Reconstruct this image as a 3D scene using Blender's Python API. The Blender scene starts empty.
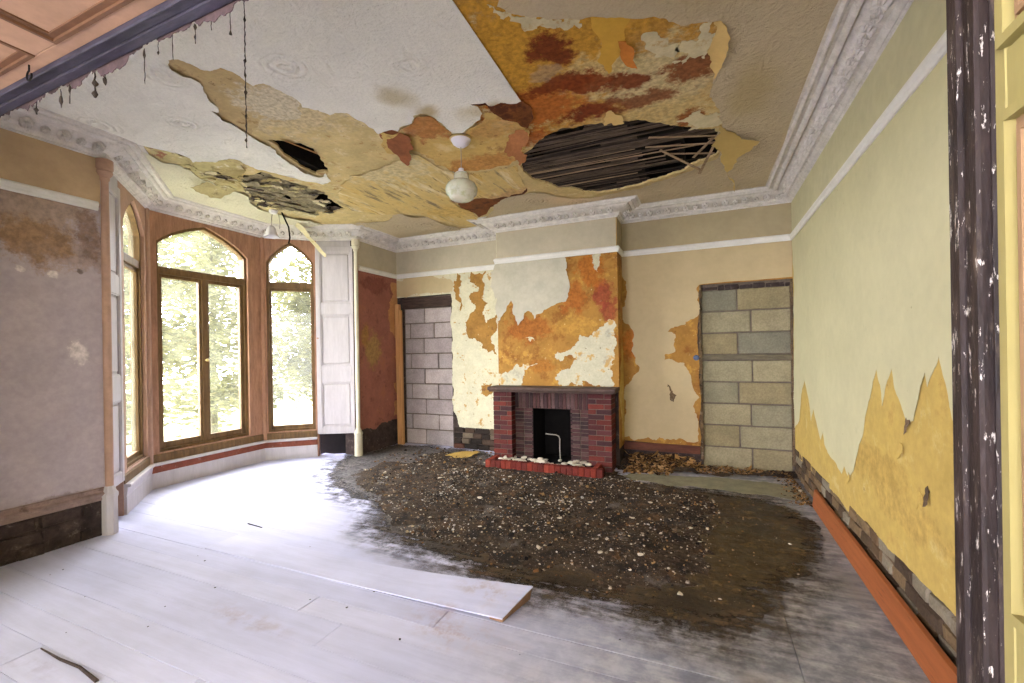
import bpy, bmesh, math, random
import numpy as np
from mathutils import Vector, Matrix, noise
from mathutils.geometry import delaunay_2d_cdt

random.seed(7)
rng = np.random.default_rng(7)
scene = bpy.context.scene
COL = scene.collection

# ------------------------------------------------------------------ camera
FPX, YAW, V0, ROLL, EYE = 441.787, math.radians(23.29), 352.1, math.radians(-0.926), 1.5
_F = Vector((-math.sin(YAW), math.cos(YAW), 0)); _R = Vector((math.cos(YAW), math.sin(YAW), 0)); _Z = Vector((0, 0, 1))
_rc = _R * math.cos(ROLL) + _Z * math.sin(ROLL)
_uc = -_R * math.sin(ROLL) + _Z * math.cos(ROLL)
cam_data = bpy.data.cameras.new('camera')
cam = bpy.data.objects.new('camera', cam_data); COL.objects.link(cam)
m = Matrix.Identity(4)
for i in range(3):
    m[i][0], m[i][1], m[i][2] = _rc[i], _uc[i], -_F[i]
m[0][3], m[1][3], m[2][3] = 0, 0, EYE
cam.matrix_world = m
cam_data.sensor_fit = 'HORIZONTAL'; cam_data.sensor_width = 36
cam_data.lens = FPX * 36 / 1024
cam_data.shift_y = (V0 - 341.5) / 1024
cam_data.clip_start = 0.05
scene.camera = cam

# ------------------------------------------------------------------ light and exposure
world = bpy.data.worlds.new('sky'); scene.world = world; world.use_nodes = True
wn = world.node_tree; wn.nodes.clear()
w_out = wn.nodes.new('ShaderNodeOutputWorld'); w_bg = wn.nodes.new('ShaderNodeBackground')
w_tc = wn.nodes.new('ShaderNodeTexCoord'); w_sep = wn.nodes.new('ShaderNodeSeparateXYZ')
w_map = wn.nodes.new('ShaderNodeMapRange'); w_mix = wn.nodes.new('ShaderNodeMix'); w_mix.data_type = 'RGBA'
wn.links.new(w_tc.outputs['Generated'], w_sep.inputs[0])
wn.links.new(w_sep.outputs['X'], w_map.inputs['Value'])
w_map.inputs['From Min'].default_value = -0.75; w_map.inputs['From Max'].default_value = -0.1
wn.links.new(w_map.outputs['Result'], w_mix.inputs['Factor'])
SKY_BAY = (24.0, 23.2, 28.5, 1)        # bright hazy sky on the bay side
SKY_REST = (2.9, 2.9, 3.0, 1)     # softer, warmer daylight from the adjoining room's side
w_mix.inputs['A'].default_value = SKY_BAY; w_mix.inputs['B'].default_value = SKY_REST
wn.links.new(w_mix.outputs['Result'], w_bg.inputs['Color'])
w_bg.inputs['Strength'].default_value = 1.0
wn.links.new(w_bg.outputs[0], w_out.inputs[0])
vs = scene.view_settings
vs.view_transform = 'Standard'; vs.look = 'None'; vs.gamma = 1.0; vs.use_curve_mapping = False
vs.exposure = 1.12
scene.cycles.max_bounces = 8; scene.cycles.diffuse_bounces = 5; scene.cycles.use_denoising = True

# ------------------------------------------------------------------ room numbers (metres)
XL, XR, YB, YF, YD = -4.709, 0.997, 6.069, 5.71, 0.90     # walls left/right/back, breast front, near wall
BX0, BX1 = -2.665, -0.985                                   # chimney breast sides
H, ZR0, ZR1, ZC = 3.35, 2.755, 2.83, 3.20                    # ceiling, picture rail, cornice foot
L1, L2, PB, PC, PD, PG = (-4.75, 2.10), (-5.11, 2.41), (-5.79, 2.98), (-5.79, 4.42), (-5.26, 4.87), (-4.80, 5.12)
HX, HZ = 0.355, 2.575                                        # near opening: right reveal, head

# ------------------------------------------------------------------ helpers
def col(r, g, b):
    f = lambda c: (c / 255 / 12.92) if c / 255 <= .04045 else ((c / 255 + .055) / 1.055) ** 2.4
    return (f(r), f(g), f(b), 1)

class NT:
    """small material graph builder"""
    def __init__(s, name, rough=.8, spec=.3):
        s.m = bpy.data.materials.new(name); s.m.use_nodes = True
        s.t = s.m.node_tree; s.t.nodes.clear()
        s.out = s.t.nodes.new('ShaderNodeOutputMaterial'); s.b = s.t.nodes.new('ShaderNodeBsdfPrincipled')
        s.b.inputs['Roughness'].default_value = rough; s.b.inputs['Specular IOR Level'].default_value = spec
        s.t.links.new(s.b.outputs[0], s.out.inputs[0])
        g = s.t.nodes.new('ShaderNodeNewGeometry'); s.pos = g.outputs['Position']; s.island = g.outputs['Random Per Island']
        s.bump_in = None
    def L(s, a, b): s.t.links.new(a, b)
    def N(s, k): return s.t.nodes.new(k)
    def setv(s, sock, v):
        if hasattr(v, 'is_linked') or hasattr(v, 'links'): s.L(v, sock)
        else: sock.default_value = v
    def scale(s, vec, sc):
        n = s.N('ShaderNodeVectorMath'); n.operation = 'MULTIPLY'; s.setv(n.inputs[0], vec); n.inputs[1].default_value = sc; return n.outputs[0]
    def noise(s, scale, detail=5, rough=.6, vec=None, color=False, dist=0):
        n = s.N('ShaderNodeTexNoise'); s.L(vec or s.pos, n.inputs['Vector'])
        n.inputs['Scale'].default_value = scale; n.inputs['Detail'].default_value = detail; n.inputs['Roughness'].default_value = rough
        n.inputs['Distortion'].default_value = dist
        return n.outputs['Color' if color else 'Fac']
    def voro(s, scale, vec=None, feature='F1', out='Distance'):
        n = s.N('ShaderNodeTexVoronoi'); s.L(vec or s.pos, n.inputs['Vector']); n.feature = feature; n.inputs['Scale'].default_value = scale
        return n.outputs[out]
    def ramp(s, fac, a, b, lo=0., hi=1.):
        n = s.N('ShaderNodeMapRange'); n.interpolation_type = 'SMOOTHSTEP'; s.L(fac, n.inputs['Value'])
        n.inputs['From Min'].default_value = a; n.inputs['From Max'].default_value = b
        n.inputs['To Min'].default_value = lo; n.inputs['To Max'].default_value = hi; return n.outputs['Result']
    def math(s, op, a, b=0.):
        n = s.N('ShaderNodeMath'); n.operation = op; s.setv(n.inputs[0], a); s.setv(n.inputs[1], b); return n.outputs[0]
    def mix(s, fac, a, b, mode='MIX'):
        n = s.N('ShaderNodeMix'); n.data_type = 'RGBA'; n.blend_type = mode
        s.setv(n.inputs['Factor'], fac); s.setv(n.inputs['A'], a); s.setv(n.inputs['B'], b); return n.outputs['Result']
    def vary(s, fac, lo, hi, base):
        """multiply a colour by a grey between lo and hi"""
        n = s.N('ShaderNodeCombineColor'); v = s.ramp(fac, .25, .75, lo, hi)
        for i in range(3): s.L(v, n.inputs[i])
        return s.mix(1., base, n.outputs[0], 'MULTIPLY')
    def warp(s, amp, scale, detail=4):
        c = s.noise(scale, detail, .65, color=True)
        a = s.N('ShaderNodeVectorMath'); a.operation = 'SUBTRACT'; s.L(c, a.inputs[0]); a.inputs[1].default_value = (.5, .5, .5)
        b = s.N('ShaderNodeVectorMath'); b.operation = 'MULTIPLY_ADD'; s.L(a.outputs[0], b.inputs[0])
        b.inputs[1].default_value = (amp,) * 3; s.L(s.pos, b.inputs[2]); return b.outputs[0]
    def blob(s, vec, c, r, soft=.35):
        """1 inside an ellipsoid about c (radii r), 0 outside, over a warped position"""
        a = s.N('ShaderNodeVectorMath'); a.operation = 'SUBTRACT'; s.L(vec, a.inputs[0]); a.inputs[1].default_value = c
        d = s.N('ShaderNodeVectorMath'); d.operation = 'DIVIDE'; s.L(a.outputs[0], d.inputs[0]); d.inputs[1].default_value = r
        l = s.N('ShaderNodeVectorMath'); l.operation = 'LENGTH'; s.L(d.outputs[0], l.inputs[0])
        if soft < 0: return s.math('SUBTRACT', 1., l.outputs['Value'])     # signed: ragged edges are added by the caller
        return s.ramp(l.outputs['Value'], 1., 1. - soft)
    def axis(s, i):
        n = s.N('ShaderNodeSeparateXYZ'); s.L(s.pos, n.inputs[0]); return n.outputs[i]
    def rand_col(s, cols):
        n = s.N('ShaderNodeValToRGB'); n.color_ramp.interpolation = 'CONSTANT'; s.L(s.island, n.inputs[0])
        e = n.color_ramp.elements
        while len(e) < len(cols): e.new(1.)
        for i, c in enumerate(cols): e[i].position = i / len(cols); e[i].color = c
        return n.outputs[0]
    def done(s, color, bump=None, dist=.004, strength=.6, rough=None):
        s.setv(s.b.inputs['Base Color'], color)
        if rough is not None: s.setv(s.b.inputs['Roughness'], rough)
        if bump is not None:
            n = s.N('ShaderNodeBump'); n.inputs['Strength'].default_value = strength; n.inputs['Distance'].default_value = dist
            s.L(bump, n.inputs['Height']); s.L(n.outputs[0], s.b.inputs['Normal'])
        return s.m

def tag(o, label=None, cat=None, group=None, kind=None):
    if label: o['label'] = label
    if cat: o['category'] = cat
    if group: o['group'] = group
    if kind: o['kind'] = kind
    return o

def link(name, me, mat, parent=None, smooth=False):
    o = bpy.data.objects.new(name, me); COL.objects.link(o)
    if mat: me.materials.append(mat)
    if parent: o.parent = parent; o.matrix_parent_inverse = parent_inv(parent)
    if smooth:
        for p in me.polygons: p.use_smooth = True
    return o

def parent_inv(p):
    mm = Matrix.Identity(4); chain = []
    while p: chain.append(p); p = p.parent
    for q in reversed(chain): mm = mm @ q.matrix_parent_inverse @ q.matrix_basis
    return mm.inverted()

def empty(name, loc, label, cat, group=None):
    o = bpy.data.objects.new(name, None); COL.objects.link(o); o.location = loc; o.empty_display_size = .1
    return tag(o, label, cat, group)

def dup(root, loc, label=None, rot=None, scale=None):
    """a thing with copies of its parts"""
    c = root.copy(); COL.objects.link(c); c.location = loc
    if rot is not None: c.rotation_euler = rot
    if scale is not None: c.scale = scale
    if label: c['label'] = label
    for ch in root.children:
        k = ch.copy(); COL.objects.link(k); k.parent = c
    return c

class MB:
    """collects shapes into ONE mesh"""
    def __init__(s): s.v = []; s.f = []
    def add(s, vs_, fs):
        k = len(s.v); s.v += [tuple(v) for v in vs_]; s.f += [tuple(i + k for i in f) for f in fs]; return s
    def box(s, a, b, M=None, taper=0):
        x0, y0, z0 = a; x1, y1, z1 = b
        v = [Vector(p) for p in ((x0, y0, z0), (x1, y0, z0), (x1, y1, z0), (x0, y1, z0), (x0, y0, z1), (x1, y0, z1), (x1, y1, z1), (x0, y1, z1))]
        if M is not None: v = [M @ p for p in v]
        return s.add(v, [(0, 3, 2, 1), (4, 5, 6, 7), (0, 1, 5, 4), (1, 2, 6, 5), (2, 3, 7, 6), (3, 0, 4, 7)])
    def chamfer(s, a, b, c, M=None, jit=0):
        """box with chamfered edges (worn brick, block, board)"""
        x0, y0, z0 = a; x1, y1, z1 = b; c = min(c, (x1 - x0) * .4, (y1 - y0) * .4, (z1 - z0) * .4)
        bmm = bmesh.new(); bmesh.ops.create_cube(bmm, size=1)
        for v in bmm.verts:
            v.co = Vector((x0 if v.co.x < 0 else x1, y0 if v.co.y < 0 else y1, z0 if v.co.z < 0 else z1))
        bmesh.ops.bevel(bmm, geom=list(bmm.edges), offset=c, segments=1, affect='EDGES')
        for v in bmm.verts:
            if jit: v.co += Vector((random.uniform(-jit, jit), random.uniform(-jit, jit), random.uniform(-jit, jit)))
            if M is not None: v.co = M @ v.co
        bmm.verts.index_update()
        s.add([v.co.copy() for v in bmm.verts], [[v.index for v in f.verts] for f in bmm.faces]); bmm.free(); return s
    def lathe(s, prof, c=(0, 0, 0), n=24, M=None):
        vs_, fs = [], []
        for r, z in prof:
            for i in range(n):
                a = 2 * math.pi * i / n; p = Vector((c[0] + r * math.cos(a), c[1] + r * math.sin(a), c[2] + z)); vs_.append(M @ p if M is not None else p)
        for j in range(len(prof) - 1):
            for i in range(n):
                k = (i + 1) % n; fs.append((j * n + i, j * n + k, (j + 1) * n + k, (j + 1) * n + i))
        fs.append(tuple(range(n))[::-1]); fs.append(tuple((len(prof) - 1) * n + i for i in range(n)))
        return s.add(vs_, fs)
    def tube(s, pts, r, n=8):
        pts = [Vector(p) for p in pts]; rs = r if isinstance(r, (list, tuple)) else [r] * len(pts)
        vs_, fs = [], []
        for i, p in enumerate(pts):
            t = (pts[min(i + 1, len(pts) - 1)] - pts[max(i - 1, 0)]).normalized()
            u = t.orthogonal().normalized() if i == 0 else (u - t * u.dot(t)).normalized()
            w = t.cross(u)
            for k in range(n):
                a = 2 * math.pi * k / n; vs_.append(p + (u * math.cos(a) + w * math.sin(a)) * rs[i])
        for i in range(len(pts) - 1):
            for k in range(n):
                q = (k + 1) % n; fs.append((i * n + k, i * n + q, (i + 1) * n + q, (i + 1) * n + k))
        fs.append(tuple(range(n))[::-1]); fs.append(tuple((len(pts) - 1) * n + k for k in range(n)))
        return s.add(vs_, fs)
    def prism(s, poly, z0, z1, M=None):
        """vertical prism over a convex/simple 2D outline"""
        n = len(poly); v = [Vector((x, y, z0)) for x, y in poly] + [Vector((x, y, z1)) for x, y in poly]
        if M is not None: v = [M @ p for p in v]
        return s.add(v, [tuple(range(n))[::-1], tuple(range(n, 2 * n))] + [(i, (i + 1) % n, n + (i + 1) % n, n + i) for i in range(n)])
    def sweep(s, path, prof, closed=False, caps=True):
        """sweep an (out, z) profile along a plan path, mitred; out is to the LEFT of travel"""
        P = [Vector(p).to_2d() if len(p) > 2 else Vector(p) for p in path]; n = len(P); m_ = len(prof); vs_ = []
        for i, p in enumerate(P):
            a = P[i - 1] if (i > 0 or closed) else None; b = P[(i + 1) % n] if (i < n - 1 or closed) else None
            d1 = (p - a).normalized() if a is not None else None; d2 = (b - p).normalized() if b is not None else None
            n1 = Vector((-d1.y, d1.x)) if d1 is not None else None; n2 = Vector((-d2.y, d2.x)) if d2 is not None else None
            if n1 is None: nn = n2
            elif n2 is None: nn = n1
            else:
                h = (n1 + n2).normalized(); nn = h / max(.25, h.dot(n1))
            for o, z in prof: vs_.append((p.x + nn.x * o, p.y + nn.y * o, z))
        fs = []
        for i in range(n if closed else n - 1):
            j = (i + 1) % n
            for k in range(m_):
                l = (k + 1) % m_; fs.append((i * m_ + k, j * m_ + k, j * m_ + l, i * m_ + l))
        if not closed and caps: fs += [tuple(range(m_)), tuple((n - 1) * m_ + k for k in range(m_))[::-1]]
        return s.add(vs_, fs)
    def mesh(s, name):
        me = bpy.data.meshes.new(name); me.from_pydata(s.v, [], s.f); me.update()
        b = bmesh.new(); b.from_mesh(me); bmesh.ops.recalc_face_normals(b, faces=b.faces); b.to_mesh(me); b.free(); return me
    def build(s, name, mat, parent=None, smooth=False): return link(name, s.mesh(name), mat, parent, smooth)

def struct(name, mb, mat, parent=None, smooth=False):
    o = mb.build(name, mat, parent, smooth); o['kind'] = 'structure'; return o

def angled(o, deg=35):
    for p in o.data.polygons: p.use_smooth = True
    o.data.set_sharp_from_angle(angle=math.radians(deg)); return o

# frames: plane coordinates (a, b) -> world; n points into the room
def fr_ceiling(off): return lambda a, b, h: (a, b, H - off - h)
def fr_floor(off): return lambda a, b, h: (a, b, off + h)
def fr_right(off): return lambda a, b, h: (XR - off - h, a, b)
def fr_left(off): return lambda a, b, h: (XL + off + h, a, b)
def fr_back(off): return lambda a, b, h: (a, YB - off - h, b)
def fr_breast(off): return lambda a, b, h: (a, YF - off - h, b)

def jag(poly, amp, minlen=.02, seed=0):
    """fractal tearing of an outline; an edge between two points flagged straight stays straight"""
    r = random.Random(seed); pts = [(p[0], p[1], len(p) > 2) for p in poly]; out = []
    def sub(a, b, k):
        d = math.hypot(b[0] - a[0], b[1] - a[1])
        if d < minlen or k > 6: return [a]
        t = r.uniform(.35, .65); o = r.gauss(0, 1) * amp * d
        mx = a[0] + (b[0] - a[0]) * t - (b[1] - a[1]) / d * o; my = a[1] + (b[1] - a[1]) * t + (b[0] - a[0]) / d * o
        return sub(a, (mx, my), k + 1) + sub((mx, my), b, k + 1)
    for i, p in enumerate(pts):
        q = pts[(i + 1) % len(pts)]
        if p[2] and q[2]: out.append((p[0], p[1], 1))
        else: out += [(x[0], x[1], 0) for x in sub(p[:2], q[:2], 0)]
    return out

def inside(poly, x, y):
    c = False; n = len(poly); j = n - 1
    for i in range(n):
        if (poly[i][1] > y) != (poly[j][1] > y) and x < (poly[j][0] - poly[i][0]) * (y - poly[i][1]) / (poly[j][1] - poly[i][1]) + poly[i][0]: c = not c
        j = i
    return c

def sheet(name, poly, frame, mat, parent=None, thick=.002, rough=.16, step=.09, lift=0., reach=.05, bulge=0., tilt=None, seed=1, minlen=.025, holes=(), smooth=True, hfun=None):
    """a thin solid torn sheet lying on a wall or ceiling: jagged outline, edges that lift off, optional fold"""
    pts = jag(poly, rough, minlen, seed) if rough else [(p[0], p[1], 1 if len(p) > 2 else 0) for p in poly]
    loops = [pts] + [jag(h, rough, minlen, seed + 5) for h in holes]
    co = []; faces = []
    for lp in loops:
        faces.append(list(range(len(co), len(co) + len(lp)))); co += [Vector(p[:2]) for p in lp]
    xs = [c.x for c in co]; ys = [c.y for c in co]; rr = random.Random(seed)
    x = min(xs) + step / 2
    while x < max(xs):
        y = min(ys) + step / 2
        while y < max(ys):
            px, py = x + rr.uniform(-.3, .3) * step, y + rr.uniform(-.3, .3) * step
            if inside(pts, px, py): co.append(Vector((px, py)))
            y += step
        x += step
    V, E, Fc, *_ = delaunay_2d_cdt(co, [], faces, 2 if holes else 1, 1e-5)
    torn = np.array([p[:2] for lp in loops for p in lp if not p[2]]) if lift or bulge else None
    hs = []
    for v in V:
        h = 0.
        if torn is not None and len(torn):
            d = float(np.min(np.hypot(torn[:, 0] - v.x, torn[:, 1] - v.y)))
            nz = noise.noise(Vector((v.x * 7, v.y * 7, seed))) * .5 + .5
            h += lift * (nz * 1.4) ** 2 * math.exp(-d / reach) + bulge * max(0., noise.noise(Vector((v.x * 2.2, v.y * 2.2, seed * 3.1)))) * min(1, d / .1)
        if tilt:
            (ox, oy), (dx, dy), k, q = tilt; t = max(0., (v.x - ox) * dx + (v.y - oy) * dy); h += k * t + q * t * t
        if hfun: h += hfun(v.x, v.y)
        hs.append(h)
    n = len(V); vs_ = [frame(v.x, v.y, h + thick) for v, h in zip(V, hs)] + [frame(v.x, v.y, h) for v, h in zip(V, hs)]
    fs = [tuple(f) for f in Fc] + [tuple(i + n for i in reversed(f)) for f in Fc]
    cnt = {}
    for f in Fc:
        for i in range(len(f)):
            a, b = f[i], f[(i + 1) % len(f)]; cnt[(a, b)] = cnt.get((a, b), 0) + 1
    for (a, b) in cnt:
        if (b, a) not in cnt: fs.append((b, a, a + n, b + n))
    mb = MB(); mb.v = vs_; mb.f = fs
    o = mb.build(name, mat, parent)
    if smooth: angled(o, 50)
    return o

def chip_mesh(name, mat, r=.03, flat=.4, seed=0, sub=1):
    """an irregular broken lump"""
    b = bmesh.new(); bmesh.ops.create_icosphere(b, subdivisions=sub + 1, radius=r); R = random.Random(seed)
    cuts = [(Vector((R.gauss(0, 1), R.gauss(0, 1), R.gauss(0, 1))).normalized(), R.uniform(.45, .8) * r) for _ in range(7)]
    for v in b.verts:
        for nn, d in cuts:
            k = v.co.dot(nn)
            if k > d: v.co -= nn * (k - d)
        v.co.z *= flat; v.co += Vector((R.uniform(-1, 1), R.uniform(-1, 1), R.uniform(-1, 1) * flat)) * r * .05
    mn = min(v.co.z for v in b.verts)
    for v in b.verts: v.co.z -= mn
    me = bpy.data.meshes.new(name); b.to_mesh(me); b.free(); me.materials.append(mat); return me

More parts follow.
